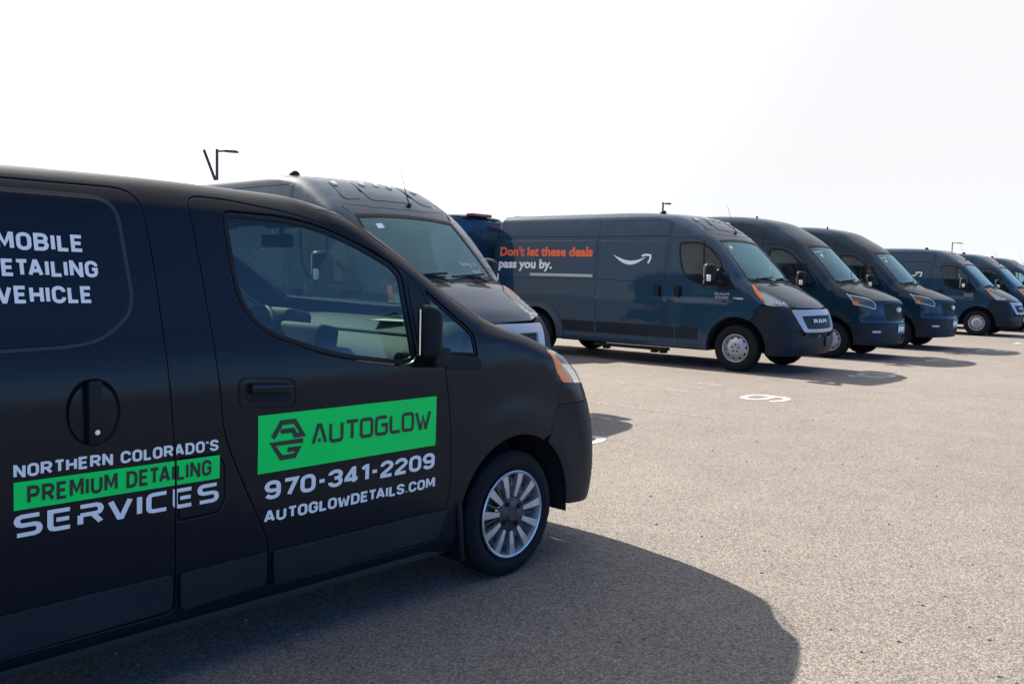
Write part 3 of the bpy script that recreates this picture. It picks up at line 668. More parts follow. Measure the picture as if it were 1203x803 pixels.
# ------------------------------------------------------------------ compact black detailing van in front
def build_nv():
    sh = NV; T = empty('cargo_van', (-.593, 4.827, 0), radians(47.874))
    lab(T, 'small matte black detailing van with green and white lettering, nearest the camera', 'van')
    wr = M['wrap']
    ARC = [(x_, z_) for x_, z_ in arc(0, .305, .385, -14, 194, 40)]          # front arch, front to rear
    ARR = [(x_ - 2.925, z_) for x_, z_ in ARC]
    rail = [(-3.60, 1.695), (-3.0, 1.715), (-2.2, 1.727), (-1.6, 1.727), (-1.25, 1.712), (-1.05, 1.680)]
    apil = [(-.90, 1.652), (-.769, 1.576), (-.592, 1.478), (-.404, 1.363), (-.292, 1.292), (-.225, 1.252)]
    railc = spl(rail + apil, .05)
    hoodside = spl([(-.225, 1.252), (-.12, 1.222), (0, 1.187), (.12, 1.14), (.235, 1.086)], .03)
    door = rpoly([(-1.60, 1.69), (-1.45, 1.690), (-1.175, 1.657), (-1.004, 1.616), (-.842, 1.548), (-.692, 1.472), (-.575, 1.40), (-.52, 1.25), (-.475, 1.03), (-.437, .776), (-.434, .50), (-.50, .275), (-1.345, .272), (-1.345, .43), (-1.40, .55), (-1.484, .734), (-1.535, .86), (-1.556, 1.103), (-1.566, 1.30), (-1.582, 1.50)],
                 [.06, .1, .1, .1, .1, .1, .05, .08, .1, .1, .1, .10, .03, .06, .08, .1, .1, .1, .1, .1])
    slide = rpoly([(-2.80, 1.695), (-1.77, 1.698), (-1.744, 1.464), (-1.735, 1.113), (-1.715, .80), (-1.709, .41), (-1.712, .272), (-2.50, .272), (-2.52, .62), (-2.80, .86)], [.05, .08, .1, .1, .1, .05, .03, .05, .2, .1])
    win = rpoly([(-1.472, 1.648), (-1.218, 1.645), (-1.048, 1.617), (-.870, 1.556), (-.710, 1.480), (-.662, 1.43), (-.640, 1.07), (-.72, 1.058), (-1.005, 1.098), (-1.178, 1.142), (-1.371, 1.215), (-1.452, 1.33), (-1.468, 1.50)], [.04, .1, .1, .1, .04, .04, .04, .04, .2, .2, .08, .08, .1])
    quart = rpoly([(-.545, 1.375), (-.285, 1.185), (-.270, 1.075), (-.485, 1.095)], [.01, .03, .02, .02])
    fuel = rpoly([(-1.700, .800), (-1.560, .797), (-1.533, .760), (-1.531, .625), (-1.55, .592), (-1.70, .588)], [.005, .03, .02, .03, .02, .005])
    EX = np.vstack([railc - np.array([0, k]) for k in (.012, .026, .042, .06)] + [hoodside - np.array([0, k]) for k in (.012, .028, .05)])
    def side(s):
        outline = []
        outline += [tuple(p) for p in railc] + [tuple(p) for p in hoodside[1:]]
        outline += [(.27, 1.02), (.285, .98), (.334, .912), (.315, .86), (.298, .802), (.258, .735), (.236, .668)]
        a = [p for p in arc(0, .305, .385, 58, 194, 34)]
        outline += a[1:]
        outline += [(-.45, .205), (-1.2, .20), (-2.45, .20)]
        outline += [p for p in ARR if p[0] < 9]
        outline += [(-3.3, .28), (-3.75, .30), (-3.80, .6), (-3.80, 1.1), (-3.70, 1.55)]
        b = panel('body_side', sh, dens(outline, .06, True), wr, T, 'side', [dens(door, .05, True), dens(slide, .05, True), dens(quart, .04, True), dens(fuel, .04, True)], gap=.0016, ogap=0, obev=False, flange=.03, s=s, step=.05, extra=EX)
        # quarter light
        ring_seal('quarter_window_seal', sh, dens(quart, .03, True), .014, M['black'], T, s=s); add_glass('quarter_window', sh, dens(quart, .03, True), .012, M['nvglass'], T, s=s)
        panel('quarter_trim', sh, dens(rpoly([(-.487, 1.092), (-.262, 1.072), (-.243, 1.010), (-.475, 1.028)], .015), .03, True), M['satin'], T, off=.005, gap=0, flange=.01, s=s, step=.5)
        panel('fuel_flap', sh, dens(fuel, .03, True), wr, T, gap=.0016, s=s)
        # front door
        d = panel('front_door', sh, dens(door, .04, True), wr, T, 'side', [dens(win, .03, True)], gap=.0016, s=s, step=.045)
        ring_seal('window_seal', sh, dens(win, .03, True), .022, M['black'], d, s=s, off=-.003)
        add_glass('window_glass', sh, dens(win, .03, True), .02, M['nvglass'], d, s=s, off=-.008)
        # raised pressing round the window
        panel('mirror_sail', sh, dens(rpoly([(-.640, 1.39), (-.575, 1.345), (-.49, 1.055), (-.625, 1.05)], .02), .03, True), M['black'], d, off=.004, gap=0, flange=.01, s=s, step=.5)
        q = rpoly([(-1.475, 1.058), (-1.245, 1.040), (-1.238, .935), (-1.475, .950)], .035)
        groove('handle_surround', sh, list(q) + [q[0]], .006, M['satin'], d, s=s, off=.002)
        panel('handle_recess', sh, dens(rpoly([(-1.455, 1.040), (-1.262, 1.026), (-1.258, .952), (-1.455, .966)], .03), .02, True), M['satin'], d, off=.001, gap=0, flange=0, s=s, step=.5)
        bm = bmesh.new(); bbox(bm, Vector((-1.352, s * .862, 1.012)), (.175, .018, .036), .008, Matrix.Rotation(.07, 4, 'Y'), 2); bobj('door_handle', bm, M['wrap'], d, 50)
        cl = lambda x0, x1, nm, par, rf=.03: panel(nm, sh, dens(rpoly([(x0, .408), (x1, .412), (x1 - rf, .285), (x0 + .006, .272)], [.012, .02, .03, .02]), .04, True), M['clad'], par, off=.014, gap=.002, flange=.02, s=s, step=(.1, .03))
        cl(-1.335, -.455, 'door_cladding', d, .05)
        sd_ = panel('sliding_door', sh, dens(slide, .05, True), wr, T, gap=.0016, s=s, step=.05)
        cl(-2.49, -1.722, 'door_cladding', sd_, 0); cl(-1.700, -1.358, 'sill_cladding', T, 0)
        pn = rpoly([(-2.70, 1.655), (-1.86, 1.652), (-1.838, 1.342), (-1.853, 1.285), (-1.945, 1.212), (-2.05, 1.196), (-2.70, 1.182)], [.06, .07, .12, .05, .08, .05, .08])
        panel('window_blank', sh, dens(pn, .04, True), wr, sd_, off=.0065, gap=0, flange=.009, s=s, step=.05)
        groove('panel_groove', sh, [tuple(p) for p in list(offs(dens(pn, .04, True), .008))] + [tuple(offs(dens(pn, .04, True), .008)[0])], .011, M['vblack'], sd_, s=s, off=.001)
        # round recess with its upright grip
        c = [( -1.982 + .080 * cos(t), .985 + .105 * sin(t)) for t in np.linspace(0, 2 * pi, 40, endpoint=False)]
        bm = bmesh.new(); yb = s * .8455; rg = []
        for k, dy in ((1.0, .0035), (.94, -.004), (.80, -.018), (.55, -.026), (.01, -.028)):
            rg.append([bm.verts.new((-1.982 + (x_ + 1.982) * k, yb + s * dy, .985 + (z_ - .985) * k)) for x_, z_ in c])
        for A, B in zip(rg, rg[1:]):
            for k in range(40): bm.faces.new((A[k], A[(k + 1) % 40], B[(k + 1) % 40], B[k]))
        o = bobj('handle_recess', bm, M['satin'], sd_, 60); o.location.y = s * .006
        bm = bmesh.new(); bbox(bm, Vector((-1.985, s * .862, .985)), (.044, .022, .20), .008, None, 2); h = bobj('door_handle', bm, M['black'], sd_, 50)
        bm = bmesh.new(); lathe(bm, [(.0005, 0), (.008, 0), (.010, s * -.006)], 14, c=(-1.982, s * .8745, .925)); bobj('door_lock', bm, M['chrome'], h)
        # sill, mudflap, liners, wheels
        boxo('side_sill', (-1.45, s * .805, .215), (2.02, .03, .03), M['void'], T, .008)
        bm = bmesh.new(); bbox(bm, Vector((-.375, s * .785, .29)), (.03, .16, .27), .010, Matrix.Rotation(-.10, 4, 'Y')); bobj('mud_flap', bm, M['satin'], T, 50)
        arch_liner(T, 0, .395, .305, .845, .52, s); arch_liner(T, -2.925, .395, .305, .845, .52, s)
        for x in (0, -2.925): wheel_nv(T, x, s * .835, .3015, .205, s)
        # mirror
        mp_ = mirror_pod(T, 'door_mirror', (-.640, s * .925, 1.200), (.095, .115, .235), M['satin'], s, yaw=.62 * s, arm=[[(-.565, s * .84, 1.07), (-.60, s * .90, 1.07), (-.63, s * .925, 1.10)]], armr=.026)
        boxo('mirror_foot', (-.535, s * .862, 1.085), (.11, .06, .085), M['satin'], mp_, .02)
        return b
    both(side)
    # right side lettering
    s = -1
    seams = [strokes([[(-1.744, 1.464), (-1.735, 1.113), (-1.715, .80), (-1.709, .41)]], .008)[i] for i in range(3)]
    grp = T
    Q = [np.array([(-1.402, .916), (-.530, .916), (-.530, .703), (-1.402, .703)])]
    panel('logo_panel', sh, dens(Q[0], .05, True), M['green'], grp, off=.0022, gap=0, bev=False, flange=0, step=.05)
    decal('logo_lettering', sh, word('AUTOGLOW', TECH, -1.172, .780, -.562, .862, 1.25, .8, slant=0), M['vblack'], grp, .0042)
    hx = lambda P: [(-1.345 + .137 * a / 6, .742 + .150 * b / 6) for a, b in P]
    em = strokes([hx([(.15, 3.45), (1.75, 5.6), (4.25, 5.6), (5.85, 3.45), (4.4, 3.45), (3.9, 4.3), (1.6, 4.3)]), hx([(5.9, 2.55), (.1, 2.55), (1.75, .4), (4.25, .4), (5.0, 1.45), (2.9, 1.45)])], .0185)
    decal('logo_emblem', sh, em, M['vblack'], grp, .0042)
    decal('phone_number', sh, word('970-341-2209', CAPS, -1.372, .603, -.531, .672, 1.5, .65), M['white'], grp, .0025)
    decal('web_address', sh, word('AUTOGLOWDETAILS.COM', CAPS, -1.372, .518, -.526, .562, 1.6, .7), M['white'], grp, .0025)
    decal('side_lettering', sh, word("NORTHERN COLORADO'S", CAPS, -2.217, .812, -1.558, .851, 1.55, .8), M['white'], grp, .0025, cut=seams)
    bar = [np.array([(-2.217, .799), (-1.553, .795), (-1.553, .713), (-2.217, .715)])]
    decal('green_bar', sh, bar, M['green'], grp, .0025, cut=seams)
    decal('side_lettering', sh, word('PREMIUM DETAILING', CAPS, -2.180, .729, -1.585, .784, 1.4, 1.0), M['vblack'], grp, .0042, cut=seams)
    decal('side_lettering', sh, word('SERVICES', TECH, -2.217, .632, -1.555, .700, 1.4, 1.1), M['white'], grp, .0025, cut=seams)
    for t, x0, x1, z0, z1 in (('MOBILE', -2.226, -1.978, 1.478, 1.531), ('DETAILING', -2.262, -1.936, 1.400, 1.451), ('VEHICLE', -2.236, -1.966, 1.320, 1.372)):
        decal('window_lettering', sh, word(t, CAPS, x0, z0, x1, z1, 1.55, .85), M['white'], grp, .0095)
    # top and front
    R3 = on(sh, 'side', railc, -1); k = np.argmin(np.abs(railc[:, 0] + 1.03)); k2 = len(railc) - 1
    up = R3[:k + 1]                                           # rail to the windscreen corner
    mir = lambda P: np.array([(a, -b, c) for a, b, c in P][::-1])
    cr = R3[k]; hd = spl([(cr[1], cr[2]), (-.45, cr[2] + .022), (0, cr[2] + .032), (.45, cr[2] + .022), (-cr[1], cr[2])], .05)
    HD = on(sh, 'front', hd)
    top = np.vstack([up[:, :2], HD[1:-1, :2], mir(up)[:, :2]])
    panel('roof', sh, top, wr, T, 'top', gap=0, bev=False, flange=.03, step=.045, extra=[(p[0], p[1] * k_) for p in up for k_ in (1 - .02, 1 - .045, 1 - .075, 1 - .11)] + [(p[0], -p[1] * k_) for p in up for k_ in (1 - .02, 1 - .045, 1 - .075, 1 - .11)])
    wl = R3[k:]; lc = wl[-1]
    cw = spl([(-lc[1], lc[2]), (.40, 1.235), (0, 1.225), (-.40, 1.235), (lc[1], lc[2])], .05)
    lp = np.vstack([np.array([(-b, c) for a, b, c in wl]), cw[1:-1], wl[::-1][:, [1, 2]], hd[1:-1]])
    lp = clean(lp)
    ring_seal('windscreen_frame', sh, lp, .05, M['black'], T, 'front', off=.0015, out=0)
    add_glass('windscreen', sh, lp, .046, M['nvws'], T, 'front', off=-.006)
    H3 = on(sh, 'side', hoodside, -1); CW = on(sh, 'front', cw); e = H3[-1]
    fr = on(sh, 'wrap', spl([(KW * atan2(e[1], e[0] - X0), e[2]), (-.45, 1.0), (-.25, .94), (0, .925), (.25, .94), (.45, 1.0), (-KW * atan2(e[1], e[0] - X0), e[2])], .04))
    hood = np.vstack([H3[:, :2], fr[1:-1, :2], np.array([(a, -b) for a, b, c in H3[::-1]]), CW[1:-1, :2]])
    panel('hood', sh, hood, wr, T, 'top', gap=.0016, step=.045)
    # lamps, grille, bumper
    for s in (-1, 1):
        w = lambda P: to2('wrap', on(sh, 'side', np.array(P), -1)) * np.array([-s, 1])
        e2 = (KW * atan2(e[1], e[0] - X0) * -s, e[2])
        outer = [e2] + [tuple(p) for p in w([(.27, 1.02), (.285, .98), (.334, .912)])]
        inner = [(s * .50, .87), (s * .45, .90), (s * .43, .985)]
        # colours: white lens round an amber strip
        loop = dens(rpoly(outer + inner, [.0, .05, .05, .02, .03, .03, .03]), .03, True)
        panel('headlamp_reflector', sh, loop, M['reflector'], T, 'wrap', off=-.035, gap=.008, bev=False, flange=0, step=.03)
        panel('headlamp', sh, loop, M['lens'], T, 'wrap', off=.001, gap=.002, flange=.03, step=.03)
        am = [(p[0] - s * .004, p[1] - (.018 if i == 0 else .003)) for i, p in enumerate(outer)]; am2 = [(p[0] - s * (.085, .07, .055, .02)[i], p[1] - .0) for i, p in enumerate(am[::-1])]
        panel('turn_signal', sh, dens(rpoly(am[0:] + am2, .01), .02, True), M['amber'], T, 'wrap', off=.0015, gap=.002, flange=.006, step=.02)
    def halfb(s):
        w = lambda P: [tuple(p) for p in to2('wrap', on(sh, 'side', np.array(P), -1)) * np.array([-s, 1])]
        return w
    wR = halfb(-1)([(.334, .912), (.315, .86), (.298, .802), (.258, .735), (.236, .668)] + [p for p in arc(0, .305, .385, 56, -12, 18)])
    # upper corner piece (painted) then the bumper below
    crn = wR[:3]; cornerT = [crn[0], (-.50, .87), (-.47, .80)]
    bl = wR[2:]; lo_ = bl[-1]
    bl = [p for p in bl if p[1] > .285]; lo_ = bl[-1]; bot = [(u, .285 - .055 * min(1, (abs(lo_[0]) - abs(u)) * 3.0)) for u in np.linspace(lo_[0] + .02, -lo_[0] - .02, 40)]
    tp = [(u, .802 + .0 * u) for u in np.linspace(bl[0][0], -bl[0][0], 40)]
    full = bl + bot + [(-a, b) for a, b in bl[::-1]] + tp[::-1][1:-1]
    grl = rpoly([(-.42, .72), (.42, .72), (.36, .50), (-.36, .50)], .04)
    panel('front_bumper', sh, dens(full, .04, True), M['satin'], T, 'wrap', [dens(grl, .04, True)], gap=.0025, step=.04)
    for s in (-1, 1):
        q = [(-s * a, b) for a, b in crn] + [(s * .46, .802), (s * .50, .87)]
        panel('fender_corner', sh, dens(q, .03, True), wr, T, 'wrap', gap=.0025, step=.03)
    up_ = [(-.50, .868), (-.45, .897), (-.43, .98), (-.25, .945), (0, .93), (.25, .945), (.43, .98), (.45, .897), (.50, .868), (.46, .806), (-.46, .806)]
    panel('upper_grille', sh, dens(up_, .04, True), M['black'], T, 'wrap', gap=.004, step=.04)
    panel('lower_grille', sh, dens(grl, .04, True), M['void'], T, 'wrap', off=-.03, gap=-.01, bev=False, flange=0, step=.05)
    # rear: plain closing panel, tail lamps out of view
    rp = [(-.80, .35), (.80, .35), (.80, .9), (.72, 1.50), (.62, 1.67), (-.62, 1.67), (-.72, 1.50), (-.80, .9)]
    panel('rear_doors', sh, dens(rpoly(rp, .05), .08, True), wr, T, 'rear', gap=0, step=.1)
    for s in (-1, 1): panel('tail_lamp', sh, dens(rpoly([(s * .70, .95), (s * .79, .95), (s * .74, 1.4), (s * .68, 1.4)], .02), .05, True), M['redlens'], T, 'rear', off=.004, gap=0, step=.1)
    boxo('underbody', (-1.5, 0, .27), (4.3, 1.0, .10), M['void'], T, .02); boxo('cabin_floor', (-1.55, 0, .36), (2.2, 1.60, .05), M['void'], T)
    # wipers
    for y0, y1 in ((-.55, .02), (.02, .58)):
        P = on(sh, 'front', np.array([(y0, 1.262), (y1, 1.275)])) + np.array([.02, 0, .01]); q = on(sh, 'front', np.array([(y0 * .4 + y1 * .6 + .1, 1.235)])) + np.array([.02, 0, .005])
        tubeo('wiper', [q[0], P[0]], .007, M['black'], T, 6); tubeo('wiper_blade', [P[0], P[1]], .008, M['black'], T, 6)
    # interior
    I = T
    dash = [(-.06, 1.19), (-.18, 1.215), (-.30, 1.20), (-.42, 1.155), (-.50, 1.10), (-.55, 1.03), (-.56, .96), (-.52, .88), (-.42, .80), (-.06, .80)]
    extr('dashboard', dash, -.79, .79, M['dash'], I, 48, 0, 60, endr=.16)
    for x_, z_, y0, y1 in ((-.425, 1.158, -.66, .66), (-.556, 1.005, -.62, -.22), (-.545, .93, -.62, -.22)): tubeo('dash_seam', [(x_, y0, z_), (x_, y1, z_)], .006, M['black'], I, 6)
    boxo('glovebox_lid', (-.556, -.42, .965), (.022, .40, .10), M['dash'], I, .008); boxo('defroster_vent', (-.16, -.35, 1.216), (.06, .42, .012), M['black'], I, .004); boxo('paper_on_dash', (-.30, -.28, 1.207), (.13, .19, .004), M['white'], I, 0, Matrix.Rotation(.35, 4, 'Z'))
    def vent(y, x, z, r=.052):
        bm = bmesh.new(); lathe(bm, [(r, .012), (r, -.012), (r - .007, -.016), (r - .012, -.004), (r - .014, .01), (.0005, .01)], 28); 
        bmesh.ops.transform(bm, matrix=Matrix.Translation((x, y, z)) @ Matrix.Rotation(-.25, 4, 'Y') @ Matrix.Rotation(pi / 2, 4, 'Z'), verts=bm.verts)
        return bm
    for y in (-.66, .66):
        b_ = vent(y, -.555, 1.045); bmesh.ops.rotate(b_, cent=(0, 0, 0), matrix=Matrix.Identity(3), verts=b_.verts); bobj('air_vent', b_, M['black'], I, 40)
    bm = bmesh.new(); bbox(bm, Vector((-.60, .03, .985)), (.12, .36, .40), .035, Matrix.Rotation(.18, 4, 'Y'), 3); cs = bobj('centre_stack', bm, M['dash'], I, 50)
    bm = bmesh.new(); bbox(bm, Vector((-.668, .03, 1.055)), (.012, .22, .125), .004, Matrix.Rotation(.18, 4, 'Y')); bobj('radio_screen', bm, M['screen'], cs)
    bm = bmesh.new()
    for sy in (-1, 1):
        for k in range(4): bbox(bm, Vector((-.672 + .006 * k, .03 + sy * .135, 1.10 - .03 * k)), (.012, .025, .016), .003, Matrix.Rotation(.18, 4, 'Y'))
    for k in range(3): bbox(bm, Vector((-.652, -.06 + .09 * k, .93)), (.03, .05, .05), .012, Matrix.Rotation(.18, 4, 'Y'))
    bobj('radio_button', bm, M['black'], cs, 50)
    bm = bmesh.new(); bbox(bm, Vector((-.50, .38, 1.19)), (.16, .36, .10), .04, Matrix.Rotation(.2, 4, 'Y'), 3); bobj('instrument_hood', bm, M['dash'], I, 50)
    steering(I, -.68, .38, 1.08, .185, 1.15)
    seat(I, -1.18, -.38, .66); seat(I, -1.18, .38, .66)
    extr('headliner', [(-3.4, 1.70), (-1.0, 1.69), (-1.0, 1.675), (-3.4, 1.685)], -.60, .60, M['headliner'], I, 4)
    boxo('cargo_shelf', (-2.9, .0, .95), (1.2, 1.3, .9), M['seat'], I, .05)
    # interior pillar trim on the far side and mirror
    tubeo('rear_view_mirror', [(-.74, 0, 1.66), (-.75, 0, 1.61)], .012, M['black'], I); boxo('rear_view_mirror_head', (-.77, 0, 1.575), (.03, .24, .065), M['black'], I, .014)
    boxo('sun_visor', (-.97, -.33, 1.665), (.16, .40, .016), M['headliner'], I, .006, Matrix.Rotation(.5, 4, 'Y')); boxo('sun_visor', (-.97, .33, 1.665), (.16, .40, .016), M['headliner'], I, .006, Matrix.Rotation(.5, 4, 'Y'))
    return T
# ------------------------------------------------------------------ tall delivery vans with the big front emblem
def build_pm(loc, rz):
    sh = PM; T = empty('delivery_van', loc, rz); pt = M['paint']
    arcf = arc(0, .372, .50, 62, 188, 36); arcr = arc(-4.038, .372, .50, -8, 188, 44)
    rail = spl([(-5.14, 2.50), (-5.0, 2.535), (-3, 2.545), (-1.45, 2.545), (-1.2, 2.535), (-1.02, 2.49), (-.86, 2.39), (-.72, 2.26), (-.60, 2.14), (-.545, 2.08)], .05)
    # windscreen edge given across the front, turned into side coordinates
    wse = spl([(-.71, 2.10), (-.74, 1.90), (-.775, 1.65), (-.81, 1.46)], .04)
    WS3 = on(sh, 'front', wse)
    # let the roof meet the header exactly at the windscreen corner
    rail = np.vstack([rail[rail[:, 1] > 2.17], WS3[:1, [0, 2]]])
    cowl = spl([(.81, 1.46), (.45, 1.425), (0, 1.415), (-.45, 1.425), (-.81, 1.46)], .05); CW3 = on(sh, 'front', cowl)
    door = rpoly([(-1.262, 2.13), (-.80, 2.13), (-.56, 2.02), (-.30, 1.78), (-.165, 1.60), (-.13, 1.35), (-.118, 1.12), (-.125, 1.02)] + arc(0, .372, .655, 100, 176, 12) + [(-.66, .375), (-1.02, .375), (-1.095, .714), (-1.16, 1.063), (-1.19, 1.415), (-1.262, 1.75)],
                 [.06, .1, .1, .1, .08, .1, .1, .03] + [0] * 13 + [.03, .06, .1, .1, .1, .1])
    slide = rpoly([(-2.722, 2.425), (-1.300, 2.425), (-1.285, 1.4), (-1.283, .385), (-2.690, .385), (-2.705, 1.4)], [.02, .02, .3, .04, .04, .3])
    win = rpoly([(-1.088, 2.055), (-.70, 2.055), (-.50, 1.95), (-.30, 1.73), (-.255, 1.60), (-.245, 1.335), (-.58, 1.335), (-.80, 1.40), (-.945, 1.475), (-1.04, 1.663), (-1.09, 1.90)], [.06, .08, .08, .05, .05, .06, .1, .1, .1, .1, .1])
    lampS = [(.151, 1.395), (.235, 1.325), (.305, 1.245), (.385, 1.165), (.448, 1.105)]
    rl = rail[:-1]; EX = np.vstack([edge_pts(sh, wse, tuple(np.arange(.02, .27, .022))), np.vstack([rl - np.array([0, k]) for k in (.013, .028, .043, .058, .073, .10)]), np.vstack([rl[rl[:, 0] > -1.3] - np.array([k, k * .6]) for k in (.03, .06, .10, .14)]), edge_pts(sh, [(-.75, 1.42), (-.78, 1.40)], (.0, .04, .08, .12))])
    def side(s):
        ol = [tuple(p) for p in rail] + [tuple(p) for p in WS3[1:, [0, 2]]]
        ol += lampS + [(.39, 1.06), (.315, 1.022), (.268, .90), (.235, .815)] + [tuple(p) for p in arcf[1:]]
        ol += [(-.50, .335), (-1.2, .32), (-2.5, .32), (-3.5, .335)] + [tuple(p) for p in arcr]
        ol += [(-4.56, .36), (-5.15, .38), (-5.22, .7), (-5.24, 1.4), (-5.22, 2.0)]
        b = panel('body_side', sh, dens(ol, .07, True), pt, T, 'side', [dens(door, .05, True), dens(slide, .08, True)], gap=.0025, ogap=0, obev=False, s=s, step=.075, extra=EX)
        d = panel('front_door', sh, dens(door, .05, True), pt, T, 'side', [dens(win, .04, True)], s=s, step=.07)
        ring_seal('window_seal', sh, dens(win, .04, True), .022, M['black'], d, s=s, off=-.002)
        add_glass('window_glass', sh, dens(win, .04, True), .02, M['glassd'], d, s=s, off=-.006)
        decal('window_divider', sh, strokes([[(-.648, 2.06), (-.600, 1.33)]], .026), M['black'], d, .004, s=s)
        panel('mirror_base', sh, dens(rpoly([(-.335, 1.52), (-.20, 1.52), (-.05, 1.36), (-.05, 1.295), (-.335, 1.295)], .02), .05, True), M['black'], d, off=.012, gap=0, s=s, step=.5)
        sl = panel('sliding_door', sh, dens(slide, .08, True), pt, T, s=s, step=.075, extra=[(x_, z_) for x_ in np.arange(-2.72, -1.29, .05) for z_ in (2.40, 2.36)])
        # pressed panels between the rails
        for nm, par, a0, a1 in (('pressed_panel', sl, -2.66, -1.335), ('pressed_panel', T, -5.02, -2.755)):
            q = rpoly([(a0, 2.088), (a1, 2.088), (a1, 1.40), (a0, 1.40)], .05)
            panel(nm, sh, dens(q, .08, True), pt, par, off=.0035, gap=0, flange=.006, s=s, step=.1)
            groove('panel_groove', sh, [tuple(p) for p in q] + [tuple(q[0])], .012, M['black'], par, s=s, off=.0008)
        groove('roof_rail_seam', sh, [(-5.12, 2.158), (-2.73, 2.158)], .014, M['black'], T, s=s); groove('roof_rail_seam', sh, [(-2.70, 2.158), (-1.305, 2.158)], .014, M['black'], sl, s=s)
        groove('cab_seam', sh, [(-1.272, 2.535), (-1.270, 2.16)], .010, M['black'], T, s=s)
        groove('cab_seam', sh, [(-5.06, 2.5), (-5.08, 2.16)], .010, M['black'], T, s=s)
        for par, x0, x1 in ((T, -3.50, -2.72), (sl, -2.675, -1.30), (T, -1.275, -1.11), (d, -1.075, -.675)):
            panel('lower_moulding', sh, dens(rpoly([(x0, .665), (x1, .660), (x1 - .0, .465), (x0, .470)], .012), .1, True), M['bumper'], par, off=.007, gap=0, flange=.01, s=s, step=(.2, .05))
        # wheel arch lips
        for cx, a0, a1 in ((0, 62, 186), (-4.038, -6, 186)):
            q = arc(cx, .372, .655, a0, a1, 30) + arc(cx, .372, .502, a0, a1, 30)[::-1]
            panel('arch_flare', sh, dens(q, .06, True), pt, T, off=.012, gap=0, flange=.014, s=s, step=.05)
            arch_liner(T, cx, .505, .372, 1.0, .62, s)
        for x0, x1 in ((-4.20, -2.78),): panel('door_track', sh, dens(rpoly([(x0, 1.488), (x1, 1.488), (x1, 1.438), (x0, 1.438)], .008), .2, True), M['silver'], T, off=.014, gap=0, s=s, step=.5)
        for par, xc in ((sl, -1.445), (d, -1.06)):
            panel('handle_recess', sh, dens(rpoly([(xc - .07, 1.335), (xc + .07, 1.335), (xc + .07, 1.14), (xc - .07, 1.14)], .03), .05, True), M['black'], par, off=.002, gap=0, flange=0, bev=False, s=s, step=.5)
            boxo('door_handle', (xc + .02, s * 1.03, 1.24), (.05, .03, .17), M['black'], par, .012)
        boxo('running_board', (-1.98, s * .93, .262), (1.46, .15, .05), M['black'], T, .012)
        for x in (-1.35, -1.52, -2.5): boxo('step_bracket', (x, s * .9, .215), (.10, .12, .05), M['black'], T, .01)
        boxo('side_sill', (-1.98, s * .95, .345), (2.95, .08, .09), M['black'], T, .02); boxo('side_sill', (-4.86, s * .95, .37), (.55, .08, .08), M['black'], T, .02)
        for x in (0, -4.038): wheel_pm(T, x, s * .995, .372, .222, s)
        # mirror
        mirror_pod(T, 'door_mirror', (-.36, s * 1.22, 1.535), (.17, .21, .36), M['black'], s, yaw=0, arm=[[(-.22, s * 1.0, 1.40), (-.30, s * 1.10, 1.40), (-.34, s * 1.16, 1.42)], [(-.20, s * 1.0, 1.48), (-.30, s * 1.12, 1.60)]], armr=.028, split=True)
        boxo('mirror_marker', (-.34, s * 1.325, 1.475), (.07, .02, .10), M['plate'], T, .008)
        # lamp
        w = lambda P: np.array([tuple(p) for p in to2('wrap', on(sh, 'side', np.array(P), -1)) * np.array([-s, 1])])
        o = [tuple(p) for p in w(lampS)]
        inn = [tuple(p * np.array([-s, 1])) for p in to2('wrap', on(sh, 'front', np.array([(-.84, 1.078), (-.68, 1.050), (-.60, 1.046), (-.585, 1.14), (-.60, 1.23), (-.66, 1.33)])))]
        loop = dens(rpoly(o + inn, [.0, .0, .0, .0, .03, .03, .03, .03, .03, .03, .02]), .03, True)
        panel('headlamp_reflector', sh, loop, M['reflector'], T, 'wrap', off=-.05, gap=.008, bev=False, flange=0, step=.04)
        hl = panel('headlamp', sh, loop, M['lens'], T, 'wrap', off=.002, gap=.002, flange=.03, step=.04)
        am = [(p[0] - s * .006, p[1] - .006) for p in o[:4]]; am2 = [(p[0] - s * .05, p[1] - .015) for p in am[::-1]]
        panel('turn_signal', sh, dens(rpoly(am + am2, .012), .02, True), M['amber'], hl, 'wrap', off=.0045, gap=0, flange=.006, step=.02)
        for yy, zz, rr in ((.80, 1.15, .055), (.69, 1.135, .048)):
            p = on(sh, 'front', np.array([(s * yy, zz)])); n = sh.N(p)[0]; bowl(hl, p[0] - n * .05, n, rr)
        return d
    both(side)
    s = -1
    R3 = on(sh, 'side', rail, -1); mir = lambda P: np.array([(a, -b, c) for a, b, c in P][::-1])
    hd = spl([(-.71, 2.10), (-.35, 2.125), (0, 2.132), (.35, 2.125), (.71, 2.10)], .05); HD = on(sh, 'front', hd)
    rearc = np.array([(R3[0][0] - 0, y) for y in np.linspace(-R3[0][1], R3[0][1], 24)])
    top = np.vstack([R3[:, :2], HD[1:-1, :2], mir(R3)[:, :2], rearc[1:-1]])
    panel('roof', sh, top, pt, T, 'top', gap=0, bev=False, flange=.02, step=.06, extra=[(x_, y_) for x_ in np.arange(-1.45, -.5, .03) for y_ in np.arange(-.9, .91, .045)])
    lp = clean(np.vstack([np.array([(-b, c) for b, c in wse]), cowl[1:-1], wse[::-1], hd[1:-1]]))
    ring_seal('windscreen_frame', sh, lp, .04, M['black'], T, 'front', off=.0015, out=0)
    add_glass('windscreen', sh, lp, .036, M['ws'], T, 'front', off=-.004)
